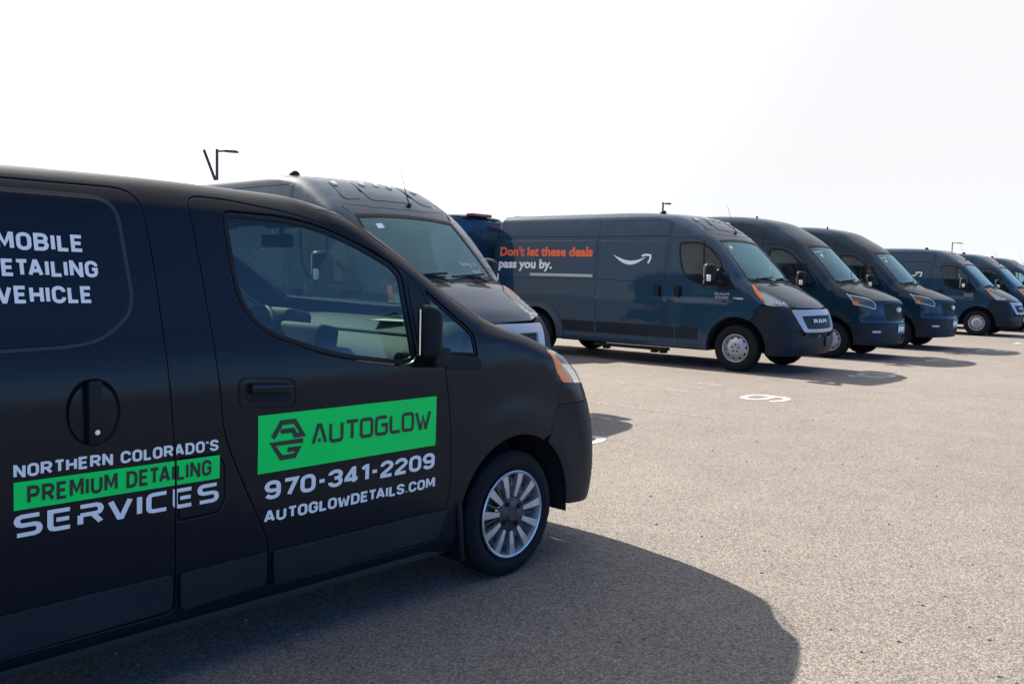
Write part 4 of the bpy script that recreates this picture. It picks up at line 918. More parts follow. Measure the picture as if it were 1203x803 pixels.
    # brow pressings above the windscreen
    for y0, y1, x0 in ((-.66, -.42, -.62), (.42, .66, -.62), (-.33, .33, -.60)):
        q = rpoly([(x0 - .10, y0), (x0 - .10, y1), (-1.12, y1 * .92), (-1.12, y0 * .92)], .08)
        panel('brow_pressing', sh, dens(q, .05, True), pt, T, 'top', off=.005, gap=0, bev=False, flange=.005, step=.05)
    groove('brow_seam', sh, [(-.66, -.74), (-.595, -.35), (-.585, 0), (-.595, .35), (-.66, .74)], .008, M['black'], T, proj='top')
    for y in (-.58, -.20, 0, .20, .58):
        p = on(sh, 'top', np.array([(-.99, y)]))[0]; boxo('clearance_lamp', p + np.array([0, 0, .012]), (.08, .05, .03), M['clear_lamp'], T, .014, Matrix.Rotation(.5, 4, 'Y'))
    # hood, with vents at its rear edge
    hc = on(sh, 'side', np.array([lampS[0]]), -1)[0]; hq = on(sh, 'front', np.array([(-.66, 1.33), (-.60, 1.23), (-.585, 1.14), (-.60, 1.036)]))
    H3 = on(sh, 'top', dens([hc[:2]] + [p[:2] for p in hq], .04)); f0 = H3[-1]
    fr = on(sh, 'front', spl([(f0[1], f0[2]), (-.35, 1.035), (0, 1.03), (.35, 1.035), (-f0[1], f0[2])], .05))
    rr = [(x_, y_) for x_, y_ in zip([hc[0], .215, .235, .215, hc[0]], [-hc[1], .4, 0, -.4, hc[1]])]
    hood = np.vstack([H3[:, :2], fr[1:-1, :2], mir(H3)[:, :2], spl(rr, .05)[1:-1]])
    panel('hood', sh, hood, pt, T, 'top', gap=.0025, step=.05)
    cwl = np.vstack([CW3[:, :2], spl(rr, .05)[::-1]]); panel('cowl_grille', sh, cwl, M['black'], T, 'top', off=-.006, gap=0, bev=False, flange=.01, step=.05)
    for y0, y1 in ((-.50, -.12), (.12, .50)):
        h = panel('hood_vent', sh, dens(rpoly([(.262, y0), (.262, y1), (.335, y1 - .02), (.325, y0 + .02)], .012), .05, True), M['satin'], T, 'top', off=.002, gap=0, flange=.004, step=.5)
    # front: bumper wraps round; openings for grille and slots
    wS = lambda P, sg=1: [tuple(p) for p in to2('wrap', on(sh, 'side', np.array(P), -1)) * np.array([sg, 1])]
    wF = lambda P: [tuple(p) for p in to2('wrap', on(sh, 'front', np.array(P)))]
    left = wS([(.39, 1.06), (.315, 1.022), (.268, .90), (.235, .815)] + arc(0, .372, .50, 60, -10, 16))
    topw = wF([(-.84, 1.072), (-.72, 1.045), (-.60, 1.02), (-.3, 1.012), (0, 1.010), (.3, 1.012), (.60, 1.02), (.72, 1.045), (.84, 1.072)])
    lo = left[-1]; bot = [(u, .29) for u in np.linspace(lo[0] + .03, -lo[0] - .03, 30)]
    full = left + bot + [(-a, b) for a, b in left[::-1]] + topw[::-1]
    chro = wF([(-.74, 1.004), (-.3, 1.008), (0, 1.01), (.3, 1.008), (.74, 1.004), (.68, .80), (.58, .665), (0, .655), (-.58, .665), (-.68, .80)])
    chro = rpoly(chro, .03); gril = rpoly(wF([(-.57, .915), (0, .92), (.57, .915), (.50, .715), (0, .71), (-.50, .715)]), [.03, 0, .03, .03, 0, .03])
    slot = rpoly(wF([(-.46, .638), (0, .63), (.46, .638), (.43, .585), (0, .58), (-.43, .585)]), .01)
    fogs = [rpoly(wF([(sg * .53, .70), (sg * .80, .705), (sg * .80, .62), (sg * .54, .61)]), .02) for sg in (-1, 1)]
    panel('front_bumper', sh, dens(full, .05, True), M['bumper'], T, 'wrap', [dens(chro, .05, True), dens(slot, .05, True)] + [dens(f, .05, True) for f in fogs], gap=.002, step=.05)
    for f in fogs: panel('fog_recess', sh, dens(f, .05, True), M['void'], T, 'wrap', off=-.03, gap=-.008, bev=False, flange=0, step=.5)
    panel('lower_intake', sh, dens(slot, .05, True), M['void'], T, 'wrap', off=-.03, gap=-.008, bev=False, flange=0, step=.1)
    g = panel('grille_surround', sh, dens(chro, .04, True), M['silver'], T, 'wrap', [dens(gril, .04, True)], off=.012, gap=0, flange=.035, step=.05)
    panel('grille', sh, dens(gril, .04, True), M['void'], g, 'wrap', off=-.02, gap=-.01, bev=False, flange=0, step=.1)
    Q = []
    for r in range(6):
        for c in range(13):
            u = -.50 + .083 * c + (.04 if r % 2 else 0); z = .735 + .032 * r
            Q += strokes([[(u, z), (u + .018, z + .012), (u + .042, z + .012), (u + .06, z)]], .006)
    Q = [q for q in Q if inside(q.mean(0)[None], [np.array(offs(dens(gril, .04, True), -.012))])[0]]
    decal('grille_mesh', sh, Q, M['gun'], g, -.005, proj='wrap')
    decal('grille_emblem', sh, word('RAM', TECH_RAM, -.20, .800, .20, .862, 1.5, 1.0), M['plate'], g, .012, proj='wrap')
    boxo('plate_holder', (.985, .34, .50), (.012, .36, .17), M['black'], T, .004, Matrix.Rotation(.14, 4, 'Z'))
    tubeo('tow_eye', [(.98, -.12, .60), (1.015, -.12, .60)], .014, M['chrome'], T)
    # wipers
    for y0, y1, zz in ((-.62, -.02, 1.50), (.02, .62, 1.50)):
        a = on(sh, 'front', np.array([(y0, 1.465), (y1, zz), ((y0 + y1) / 2 + .22, 1.42)])) + np.array([.022, 0, .012]); wp = tubeo('wiper_blade', [a[0], a[1]], .012, M['black'], T, 6); tubeo('wiper_arm', [a[2], (a[0] + a[1]) / 2], .010, M['black'], wp, 6)
    p = on(sh, 'top', np.array([(-.66, .20)]))[0]
    bm = bmesh.new(); lathe(bm, [(.0005, .0), (.03, 0), (.022, .03), (.0005, .035)], 14); bmesh.ops.transform(bm, matrix=Matrix.Translation(p) @ Matrix.Rotation(-pi / 2, 4, 'X') @ Matrix.Scale(-1, 4, (0, 1, 0)), verts=bm.verts)
    tube(bm, [p + np.array([0, 0, .02]), p + np.array([-.10, .02, .22]), p + np.array([-.20, .05, .50])], [.008, .0035, .002], 6); bobj('aerial', bm, M['black'], T, 50)
    p = on(sh, 'top', np.array([(-1.62, -.62)]))[0]; bm = bmesh.new(); lathe(bm, [(.06, -.03), (.06, .01), (.052, .035), (.03, .052), (.0005, .058)], 24); bmesh.ops.transform(bm, matrix=Matrix.Translation(p) @ Matrix.Rotation(pi / 2, 4, 'X'), verts=bm.verts); bobj('roof_dome', bm, M['black'], T, 40)
    # rear
    panel('rear_doors', sh, dens(rpoly([(-.93, .40), (.93, .40), (.93, 1.3), (.87, 2.2), (.80, 2.47), (-.80, 2.47), (-.87, 2.2), (-.93, 1.3)], .06), .1, True), pt, T, 'rear', gap=0, step=.12)
    groove('door_seam', sh, [(0, 2.45), (0, .42)], .014, M['black'], T, proj='rear')
    boxo('rear_bumper', (-5.27, 0, .42), (.16, 1.9, .20), M['black'], T, .05)
    for sg in (-1, 1): panel('tail_lamp', sh, dens(rpoly([(sg * .80, .9), (sg * .92, .9), (sg * .90, 1.5), (sg * .82, 1.5)], .02), .1, True), M['redlens'], T, 'rear', off=.005, gap=0, step=.1)
    boxo('brake_lamp', (-5.13, 0, 2.585), (.14, .62, .06), M['redlens'], T, .025)
    # underside and inside
    boxo('underbody', (-2.2, 0, .40), (5.6, 1.25, .10), M['void'], T, .02); boxo('axle', (-4.038, 0, .36), (.12, 1.4, .12), M['void'], T, .03); boxo('exhaust_box', (-2.6, .25, .31), (1.1, .3, .14), M['void'], T, .05)
    boxo('bulkhead', (-1.42, 0, 1.34), (.03, 1.68, 1.7), M['gun'], T); boxo('cabin_floor', (-.97, 0, .56), (.85, 1.84, .05), M['void'], T)
    extr('dashboard', [(.22, 1.36), (.02, 1.385), (-.14, 1.35), (-.24, 1.24), (-.26, 1.08), (-.20, .97), (-.1, .93), (.22, .93)], -.90, .90, M['trim'], T, 10, 0, 40)
    boxo('centre_stack', (-.26, .0, 1.12), (.10, .40, .42), M['trim'], T, .04, Matrix.Rotation(.25, 4, 'Y'))
    steering(T, -.46, .48, 1.28, .20, .95); seat(T, -.95, -.52, .88); seat(T, -.95, .50, .88)
    boxo('rear_view_mirror', (-.62, 0, 2.0), (.05, .26, .09), M['black'], T, .02); boxo('camera_housing', (-.60, 0, 2.07), (.12, .13, .09), M['black'], T, .03)
    for y in (-.40, .40): boxo('sun_visor', (-.72, y, 2.06), (.20, .46, .02), M['headliner'], T, .008, Matrix.Rotation(.45, 4, 'Y'))
    boxo('headliner', (-1.0, 0, 2.12), (.75, 1.5, .02), M['headliner'], T)
    # lettering on the right side
    fontdecal('side_lettering', sh, "Don't let these deals", M['orange'], T, -4.975, -2.81, 1.812, .165, bold=.046, off=.009, shear=0)
    fontdecal('side_lettering', sh, "pass you by.", M['white'], T, -4.985, -3.70, 1.582, .165, bold=.040, off=.009, shear=0)
    cx, cz = -2.0, 1.83
    xs = np.linspace(0, 1, 22); lowr = [(-2.365 + .70 * t, 1.835 - .165 * sin(pi * min(1, t * 1.02 + .0)) ** .9 + .0 * t) for t in xs]
    upp = [(-2.365 + .70 * t, 1.840 - .095 * sin(pi * t) ** .95 - .012 * t) for t in xs]
    sm = [np.array([upp[i], upp[i + 1], lowr[i + 1], lowr[i]]) for i in range(21)]
    ar = strokes([[(-1.80, 1.822), (-1.72, 1.842), (-1.635, 1.835)], [(-1.625, 1.848), (-1.625, 1.775), (-1.665, 1.700)]], .036)
    decal('smile_emblem', sh, sm + ar, M['white'], T, .009)
    decal('door_badge', sh, word('RAM', TECH_RAM, -.385, 1.205, -.140, 1.243, 1.5, 1.0), M['silver'], T, .004); decal('door_badge', sh, word('2500', CAPS, -.385, 1.150, -.150, 1.190, 1.3, 1.0), M['silver'], T, .004); decal('door_badge', sh, strokes([[(-.385, 1.125), (-.150, 1.125)]], .014), M['red'], T, .004)
    return T
TECH_RAM = dict(TECH); TECH_RAM['A'] = (6.4, [[(0, 0), (2.4, 6), (4.0, 6), (6.4, 0)], [(1.4, 1.7), (5.0, 1.7)]]); TECH_RAM['R'] = (5, [[(0, 0), (0, 6), (4.3, 6), (5, 5.2), (5, 3.6), (4.3, 2.9), (0, 2.9)], [(2.6, 2.9), (5.1, 0)]]); TECH_RAM['M'] = (6, [[(0, 0), (0, 6), (.6, 6), (3, 2.4), (5.4, 6), (6, 6), (6, 0)]])
# ------------------------------------------------------------------ high-roof delivery vans with the oval emblem
def build_tr(loc, rz):
    sh = TR; T = empty('delivery_van', loc, rz); pt = M['paint_dark']; AR = .46; CZ = .36
    arcf = arc(0, CZ, AR, 42, 190, 36); arcr = arc(-3.75, CZ, AR, -8, 190, 40)
    wse = spl([(-.66, 2.17), (-.71, 1.95), (-.75, 1.70), (-.80, 1.47)], .04); WS3 = on(sh, 'front', wse)
    rail = spl([(-4.55, 2.70), (-3, 2.74), (-2.1, 2.735), (-1.80, 2.68), (-1.5, 2.58), (-1.2, 2.455), (-.95, 2.33), (-.75, 2.20)], .05); rail = np.vstack([rail[rail[:, 1] > 2.23], WS3[:1, [0, 2]]])
    door = rpoly([(-1.50, 2.20), (-1.05, 2.20), (-.82, 2.08), (-.58, 1.85), (-.40, 1.60), (-.27, 1.40), (-.24, 1.1), (-.26, .98)] + arc(0, CZ, .66, 112, 172, 10) + [(-.66, .36), (-1.40, .36), (-1.46, .9), (-1.48, 1.5)], [.06, .08, .1, .1, .1, .06, .1, .03] + [0] * 11 + [.03, .08, .1, .1])
    win = rpoly([(-1.34, 2.10), (-1.08, 2.10), (-.90, 2.02), (-.62, 1.78), (-.44, 1.56), (-.42, 1.40), (-.80, 1.34), (-1.30, 1.34), (-1.36, 1.7)], [.06, .06, .08, .08, .05, .04, .1, .1, .1])
    lampS = [(.12, 1.335), (.259, 1.262), (.36, 1.15), (.43, 1.04)]
    rl = rail[:-1]; EX = np.vstack([edge_pts(sh, wse, tuple(np.arange(.02, .27, .022))), np.vstack([rl - np.array([0, k]) for k in (.013, .028, .043, .058, .073, .10, .14)]), np.vstack([rl[rl[:, 0] > -1.9] - np.array([k, k * .6]) for k in (.03, .06, .10, .14)])])
    for s in (-1, 1):
        ol = [tuple(p) for p in rail] + [tuple(p) for p in WS3[1:, [0, 2]]] + lampS + [(.40, .95), (.375, .80), (.345, .675)] + [tuple(p) for p in arcf[1:]]
        ol += [(-.50, .33), (-1.5, .32), (-3.2, .33)] + [tuple(p) for p in arcr] + [(-4.25, .38), (-4.6, .42), (-4.66, 1.0), (-4.66, 1.8), (-4.62, 2.3)]
        panel('body_side', sh, dens(ol, .08, True), pt, T, 'side', [dens(door, .06, True)], gap=.003, ogap=0, obev=False, s=s, step=.08, extra=EX)
        d = panel('front_door', sh, dens(door, .06, True), pt, T, 'side', [dens(win, .05, True)], s=s, step=.08)
        ring_seal('window_seal', sh, dens(win, .04, True), .025, M['black'], d, s=s, off=-.002); add_glass('window_glass', sh, dens(win, .04, True), .02, M['glassd'], d, s=s, off=-.006)
        decal('window_divider', sh, strokes([[(-.74, 1.92), (-.72, 1.33)]], .03), M['black'], d, .004, s=s)
        groove('cab_seam', sh, [(-1.50, 2.55), (-1.50, 2.22)], .010, M['black'], T, s=s); groove('cab_seam', sh, [(-2.2, 2.43), (-1.7, 2.40), (-1.25, 2.26)], .014, M['black'], T, s=s)
        groove('side_crease', sh, [(-4.5, 1.12), (-.30, 1.12)], .012, M['black'], T, s=s) if False else None
        groove('slide_seam', sh, [(-1.56, 2.15), (-1.56, .40)], .010, M['black'], T, s=s)
        panel('lower_moulding', sh, dens(rpoly([(-3.2, .62), (-.66, .62), (-.64, .42), (-3.2, .42)], .02), .1, True), M['bumper'], T, off=.012, gap=0, flange=.015, s=s, step=(.2, .06))
        for cx, a0, a1 in ((0, 42, 186), (-3.75, -6, 186)):
            q = arc(cx, CZ, .56, a0, a1, 30) + arc(cx, CZ, AR + .002, a0, a1, 30)[::-1]
            panel('arch_flare', sh, dens(q, .06, True), M['bumper'], T, off=.012, gap=0, flange=.014, s=s, step=.05); arch_liner(T, cx, .465, CZ, 1.0, .62, s)
        for x in (0, -3.75): wheel_pm(T, x, s * 1.0, .355, .215, s)
        boxo('side_sill', (-1.9, s * .95, .34), (2.7, .08, .08), M['black'], T, .02)
        boxo('door_handle', (-1.36, s * 1.045, 1.20), (.20, .03, .05), M['black'], d, .015)
        mirror_pod(T, 'door_mirror', (-.50, s * 1.24, 1.50), (.17, .22, .34), M['black'], s, arm=[[(-.42, s * 1.0, 1.42), (-.46, s * 1.14, 1.42)]], armr=.045, split=True)
        boxo('mirror_marker', (-.48, s * 1.35, 1.44), (.07, .02, .09), M['plate'], T, .008)
        wS = lambda P: [tuple(p) for p in to2('wrap', on(sh, 'side', np.array(P), -1)) * np.array([-s, 1])]
        wF = lambda P: [tuple(p * np.array([-s, 1])) for p in to2('wrap', on(sh, 'front', np.array(P)))]
        o = wS([(.259, 1.262), (.36, 1.15), (.43, 1.04)])
        inn = wF([(-.93, .99), (-.80, .95), (-.755, .965), (-.74, 1.08), (-.80, 1.19)])
        loop = dens(rpoly(o + inn, [.01, .03, .03, .03, .03, .02, .02, .03]), .03, True)
        panel('headlamp_reflector', sh, loop, M['gun'], T, 'wrap', off=-.04, gap=.006, bev=False, flange=0, step=.04)
        hl = panel('headlamp', sh, loop, M['lens'], T, 'wrap', off=.002, gap=.002, flange=.03, step=.04)
        a = offs(loop, -.022)
        k0 = [tuple(p) for p in clean(a, .02)]
        decal('lamp_light_guide', sh, strokes([k0 + [k0[0]]], .020), M['silver'], hl, -.006, proj='wrap')
        am = np.mean([o[1], o[2], inn[0]], axis=0) + np.array([s * .045, .015]); am = o[2] * np.array(.45) + np.array(inn[0]) * .2 + np.array(o[1]) * .35
        panel('turn_signal', sh, dens(rpoly([(am[0] - .035, am[1] + .05), (am[0] + .035, am[1] + .03), (am[0] + .045, am[1] - .04), (am[0] - .03, am[1] - .03)], .01), .03, True), M['amber'], hl, 'wrap', off=-.006, gap=0, flange=.01, step=.03)
        for yy, rr in ((.83, .05), (.92, .042)):
            p = on(sh, 'front', np.array([(s * yy, 1.06)])); n = sh.N(p)[0]; bowl(hl, p[0] - n * .045, n, rr)
    mir = lambda P: np.array([(a, -b, c) for a, b, c in P][::-1]); R3 = on(sh, 'side', rail, -1)
    hd = spl([(-.66, 2.17), (-.3, 2.195), (0, 2.20), (.3, 2.195), (.66, 2.17)], .05); HD = on(sh, 'front', hd)
    rearc = np.array([(R3[0][0], y) for y in np.linspace(-R3[0][1], R3[0][1], 24)])
    top = np.vstack([R3[:, :2], HD[1:-1, :2], mir(R3)[:, :2], rearc[1:-1]])
    panel('roof', sh, top, pt, T, 'top', gap=0, bev=False, flange=.02, step=.06, extra=[(x_, y_) for x_ in np.arange(-2.1, -.6, .035) for y_ in np.arange(-.9, .91, .05)])
    for y in (-.62, .62): groove('roof_crease', sh, [(-.95, y * .9), (-1.5, y), (-2.3, y)], .016, M['black'], T, proj='top')
    groove('brow_seam', sh, [(-.72, -.70), (-.60, -.35), (-.585, 0), (-.60, .35), (-.72, .70)], .008, M['black'], T, proj='top')
    cowl = spl([(.80, 1.47), (.45, 1.44), (0, 1.435), (-.45, 1.44), (-.80, 1.47)], .05); CW3 = on(sh, 'front', cowl)
    lp = clean(np.vstack([np.array([(-b, c) for b, c in wse]), cowl[1:-1], wse[::-1], hd[1:-1]]))
    ring_seal('windscreen_frame', sh, lp, .04, M['black'], T, 'front', off=.0015, out=0); add_glass('windscreen', sh, lp, .036, M['ws'], T, 'front', off=-.004)
    hc = on(sh, 'side', np.array(lampS[:2]), -1); hq = on(sh, 'front', np.array([(-.80, 1.19), (-.745, 1.12), (-.66, 1.105), (-.55, 1.11)]))
    H3 = on(sh, 'top', dens([p[:2] for p in hc] + [p[:2] for p in hq], .04)); f0 = H3[-1]; fr = on(sh, 'front', spl([(f0[1], f0[2]), (-.3, f0[2] + .012), (0, f0[2] + .015), (.3, f0[2] + .012), (-f0[1], f0[2])], .05))
    rr = spl([(hc[0][0], -hc[0][1]), (.135, .4), (.15, 0), (.135, -.4), (hc[0][0], hc[0][1])], .05)
    panel('hood', sh, np.vstack([H3[:, :2], fr[1:-1, :2], mir(H3)[:, :2], rr[1:-1]]), pt, T, 'top', gap=.003, step=.05)
    panel('cowl_grille', sh, np.vstack([CW3[:, :2], rr[::-1]]), M['black'], T, 'top', off=-.006, gap=0, bev=False, flange=.01, step=.05)
    for y in (-.45, .45): groove('hood_crease_highlight', sh, [(.2, y), (.5, y * .95), (.82, y * .75)], .012, M['paint'], T, proj='top', off=.004)  # flat strip of lighter paint, a highlight drawn along the crease
    wS = lambda P: [tuple(p) for p in to2('wrap', on(sh, 'side', np.array(P), -1))]
    wF = lambda P: [tuple(p) for p in to2('wrap', on(sh, 'front', np.array(P)))]
    # painted upper fascia with the grille
    L = wS([(.43, 1.04), (.40, .95), (.375, .80), (.345, .675)]); lampin = wF([(-.93, .99), (-.80, .95), (-.755, .965), (-.74, 1.08), (-.80, 1.19)])[::-1]
    hl_ = to2('wrap', H3); ho = [tuple(p) for p in to2('wrap', H3)][::1]
    i0 = int(np.argmin(np.linalg.norm(H3 - hq[1], axis=1))) + 1
    hseg = [tuple(p) for p in hl_[i0:]] + [tuple(p) for p in to2('wrap', fr)[1:-1]]
    left = L[::-1] + lampin[::-1][0:0]
    halfL = [tuple(p) for p in L[::-1]]                     # bumper line up to the lamp
    lampb = wF([(-.93, .99), (-.80, .95), (-.755, .965), (-.74, 1.08), (-.80, 1.19)])
    HL = halfL + lampb + [tuple(p) for p in hl_[i0:]]
    botl = [(u, .70) for u in np.linspace(-HL[0][0], HL[0][0], 30)]
    full = HL + [tuple(p) for p in to2('wrap', fr)[1:-1]] + [(-a, b) for a, b in HL[::-1]] + botl[1:-1]
    gr = rpoly(wF([(-.55, 1.085), (0, 1.10), (.55, 1.085), (.57, .95), (.50, .755), (0, .745), (-.50, .755), (-.57, .95)]), [.05, 0, .05, .05, .05, 0, .05, .05])
    panel('front_fascia', sh, dens(full, .05, True), pt, T, 'wrap', [dens(gr, .04, True)], gap=.002, step=.05)
    g = ring_seal('grille_surround', sh, dens(gr, .04, True), .028, M['black'], T, 'wrap', off=.008, out=.003)
    panel('grille', sh, dens(gr, .04, True), M['void'], g, 'wrap', off=-.03, gap=-.01, bev=False, flange=0, step=.1)
    Q = []
    for r in range(8):
        for c in range(14):
            u = -.56 + .082 * c + (.041 if r % 2 else 0); z = .775 + .042 * r; Q += strokes([[(u, z), (u + .02, z + .018), (u + .06, z + .018), (u + .08, z)]], .008)
    Q = [q for q in Q if inside(q.mean(0)[None], [np.array(offs(dens(gr, .04, True), -.02))])[0]]
    decal('grille_mesh', sh, Q, M['black'], g, -.008, proj='wrap')
    ov = lambda a, b: [np.array([(a * cos(t), .955 + b * sin(t)) for t in np.linspace(0, 2 * pi, 32, endpoint=False)])]
    panel('grille_emblem', sh, ov(.105, .048)[0], M['silver'], g, 'wrap', off=.020, gap=0, flange=.03, step=.03)
    decal('emblem_oval', sh, ov(.088, .036), M['plate_blue'], g, .023, proj='wrap')
    decal('emblem_script', sh, strokes([[(-.055, .962), (-.04, .975), (-.048, .94), (-.03, .95)], [(-.03, .958), (-.02, .964), (-.012, .952), (-.022, .944), (-.03, .952), (-.03, .958)], [(-.005, .945), (-.002, .962), (.01, .964)], [(.045, .985), (.038, .946), (.022, .946), (.020, .958), (.036, .964)]], .008), M['white'], g, .025, proj='wrap')
    # bumper
    lb = wS([(.345, .675)] + arc(0, CZ, AR, 42, -10, 14)); lo = lb[-1]
    tp = [(u, .694) for u in np.linspace(-lb[0][0], lb[0][0], 30)]
    full = lb + [(u, .285) for u in np.linspace(lo[0] + .03, -lo[0] - .03, 30)] + [(-a, b) for a, b in lb[::-1]] + tp[1:-1]
    slot = rpoly(wF([(-.42, .47), (.42, .47), (.38, .36), (-.38, .36)]), .02)
    panel('front_bumper', sh, dens(full, .05, True), M['bumper'], T, 'wrap', [dens(slot, .05, True)], gap=.002, step=.05)
    panel('lower_intake', sh, dens(slot, .05, True), M['void'], T, 'wrap', off=-.03, gap=-.008, bev=False, flange=0, step=.1)
    for sg in (-1, 1): panel('fog_lamp', sh, dens(rpoly(wF([(sg * .72, .565), (sg * .90, .565), (sg * .90, .525), (sg * .74, .52)]), .015), .03, True), M['silver'], T, 'wrap', off=.004, gap=0, flange=.01, step=.03)
    pl = boxo('number_plate', (1.018, .02, .595), (.012, .34, .165), M['plate'], T, .004)
    Qp = word('4B7', CAPS, -.12, .57, .10, .63, 1.2, 1.5) if False else None
    boxo('plate_band', (1.026, .02, .655), (.004, .33, .035), M['plate_green'], pl) ; boxo('plate_band', (1.026, .02, .53), (.004, .33, .025), M['plate_green'], pl)
    for y0, y1 in ((-.60, .0), (.02, .62)):
        a = on(sh, 'front', np.array([(y0, 1.475), (y1, 1.51), ((y0 + y1) / 2 + .2, 1.435)])) + np.array([.022, 0, .012]); wp = tubeo('wiper_blade', [a[0], a[1]], .012, M['black'], T, 6); tubeo('wiper_arm', [a[2], (a[0] + a[1]) / 2], .010, M['black'], wp, 6)
    p = on(sh, 'top', np.array([(.28, -.66)]))[0]; tubeo('aerial', [p, p + np.array([-.08, .0, .55])], .005, M['black'], T, 6)
    p = on(sh, 'top', np.array([(-1.9, -.35)]))[0]; boxo('roof_sensor', p + np.array([0, 0, .02]), (.035, .025, .06), M['black'], T, .01)
    panel('rear_doors', sh, dens(rpoly([(-.96, .42), (.96, .42), (.95, 1.3), (.88, 2.2), (.78, 2.66), (-.78, 2.66), (-.88, 2.2), (-.95, 1.3)], .06), .1, True), pt, T, 'rear', gap=0, step=.15)
    boxo('rear_bumper', (-4.68, 0, .42), (.16, 1.9, .20), M['black'], T, .05)
    boxo('underbody', (-2.0, 0, .40), (5.2, 1.25, .10), M['void'], T, .02); boxo('bulkhead', (-1.6, 0, 1.34), (.03, 1.62, 1.7), M['gun'], T); boxo('cabin_floor', (-1.05, 0, .56), (1.0, 1.84, .05), M['void'], T)
    extr('dashboard', [(.05, 1.37), (-.12, 1.39), (-.28, 1.35), (-.38, 1.24), (-.40, 1.08), (-.3, .96), (-.1, .92), (.05, .92)], -.88, .88, M['trim'], T, 10, 0, 40)
    steering(T, -.58, .48, 1.28, .20, .95); seat(T, -1.10, -.50, .88); seat(T, -1.10, .50, .88)
    boxo('rear_view_mirror', (-.66, 0, 2.03), (.05, .26, .09), M['black'], T, .02); boxo('headliner', (-1.1, 0, 2.2), (.75, 1.5, .02), M['headliner'], T)
    return T
# ------------------------------------------------------------------ ground
def asphalt():
    m = bpy.data.materials.new('sun_bleached_asphalt'); m.use_nodes = True; t = m.node_tree; L = t.links.new; p = t.nodes['Principled BSDF']; N = t.nodes.new
    tcn = N('ShaderNodeTexCoord')
    def noise(sc, det=3, ro=.5):
        n = N('ShaderNodeTexNoise'); n.inputs['Scale'].default_value = sc; n.inputs['Detail'].default_value = det; n.inputs['Roughness'].default_value = ro; L(tcn.outputs['Object'], n.inputs['Vector']); return n.outputs['Fac']
    def rng_(src, a, b, c, d):
        r = N('ShaderNodeMapRange'); r.inputs[1].default_value = a; r.inputs[2].default_value = b; r.inputs[3].default_value = c; r.inputs[4].default_value = d; L(src, r.inputs[0]); return r.outputs[0]
    def mul(a, b):
        r = N('ShaderNodeMath'); r.operation = 'MULTIPLY'; L(a, r.inputs[0]); L(b, r.inputs[1]); return r.outputs[0]
    v = N('ShaderNodeTexVoronoi'); v.inputs['Scale'].default_value = 95; L(tcn.outputs['Object'], v.inputs['Vector'])
    v2 = N('ShaderNodeTexVoronoi'); v2.inputs['Scale'].default_value = 210; L(tcn.outputs['Object'], v2.inputs['Vector'])
    sp = N('ShaderNodeSeparateColor'); L(v.outputs['Color'], sp.inputs[0]); sp2 = N('ShaderNodeSeparateColor'); L(v2.outputs['Color'], sp2.inputs[0])
    stone = rng_(sp.outputs[0], 0, 1, .76, 1.24); fine = rng_(sp2.outputs[1], 0, 1, .74, 1.26); pits = rng_(v.outputs['Distance'], .35, .75, 1.0, .55)
    big = rng_(noise(.22, 5, .6), .35, .65, .93, 1.05); mid = rng_(noise(2.2, 6, .65), .3, .7, .92, 1.08); stain = rng_(noise(.9, 8, .7), .62, .78, 1.0, .90)
    wp = N('ShaderNodeTexNoise'); wp.inputs['Scale'].default_value = 1.1; wp.inputs['Detail'].default_value = 6; L(tcn.outputs['Object'], wp.inputs['Vector'])
    wa = N('ShaderNodeVectorMath'); wa.operation = 'MULTIPLY_ADD'; L(wp.outputs['Color'], wa.inputs[0]); wa.inputs[1].default_value = (1.3, 1.3, 1.3); L(tcn.outputs['Object'], wa.inputs[2])
    vc = N('ShaderNodeTexVoronoi'); vc.feature = 'DISTANCE_TO_EDGE'; vc.inputs['Scale'].default_value = .22; L(wa.outputs[0], vc.inputs['Vector'])
    crack = rng_(vc.outputs['Distance'], .0008, .0030, .80, 1.0)
    oil = rng_(noise(.55, 3, .5), .68, .76, 1.0, .84); film = rng_(noise(.07, 3, .5), .4, .6, .95, 1.04)
    k = mul(mul(mul(stone, fine), mul(pits, big)), mul(mul(mid, stain), mul(crack, mul(oil, film))))
    c = N('ShaderNodeMix'); c.data_type = 'RGBA'; L(sp2.outputs[0], c.inputs[0]); c.inputs[6].default_value = (.190, .168, .149, 1); c.inputs[7].default_value = (.170, .158, .146, 1)
    mx = N('ShaderNodeMix'); mx.data_type = 'RGBA'; mx.blend_type = 'MULTIPLY'; mx.inputs[0].default_value = 1; L(c.outputs[2], mx.inputs[6]); L(k, mx.inputs[7]); L(mx.outputs[2], p.inputs['Base Color'])
    p.inputs['Roughness'].default_value = .9; p.inputs['Specular IOR Level'].default_value = .25
    b = N('ShaderNodeBump'); b.inputs['Strength'].default_value = .55; b.inputs['Distance'].default_value = .004; h = N('ShaderNodeMath'); h.operation = 'ADD'; L(v.outputs['Distance'], h.inputs[0]); L(v2.outputs['Distance'], h.inputs[1]); h2 = N('ShaderNodeMath'); h2.operation = 'MULTIPLY'; h2.inputs[1].default_value = -1; L(h.outputs[0], h2.inputs[0]); L(h2.outputs[0], b.inputs['Height']); L(b.outputs[0], p.inputs['Normal'])
    return m
M['asphalt'] = asphalt()
M['plate_blue'] = mat('emblem_blue', (.01, .04, .12), .3, coat=.8)
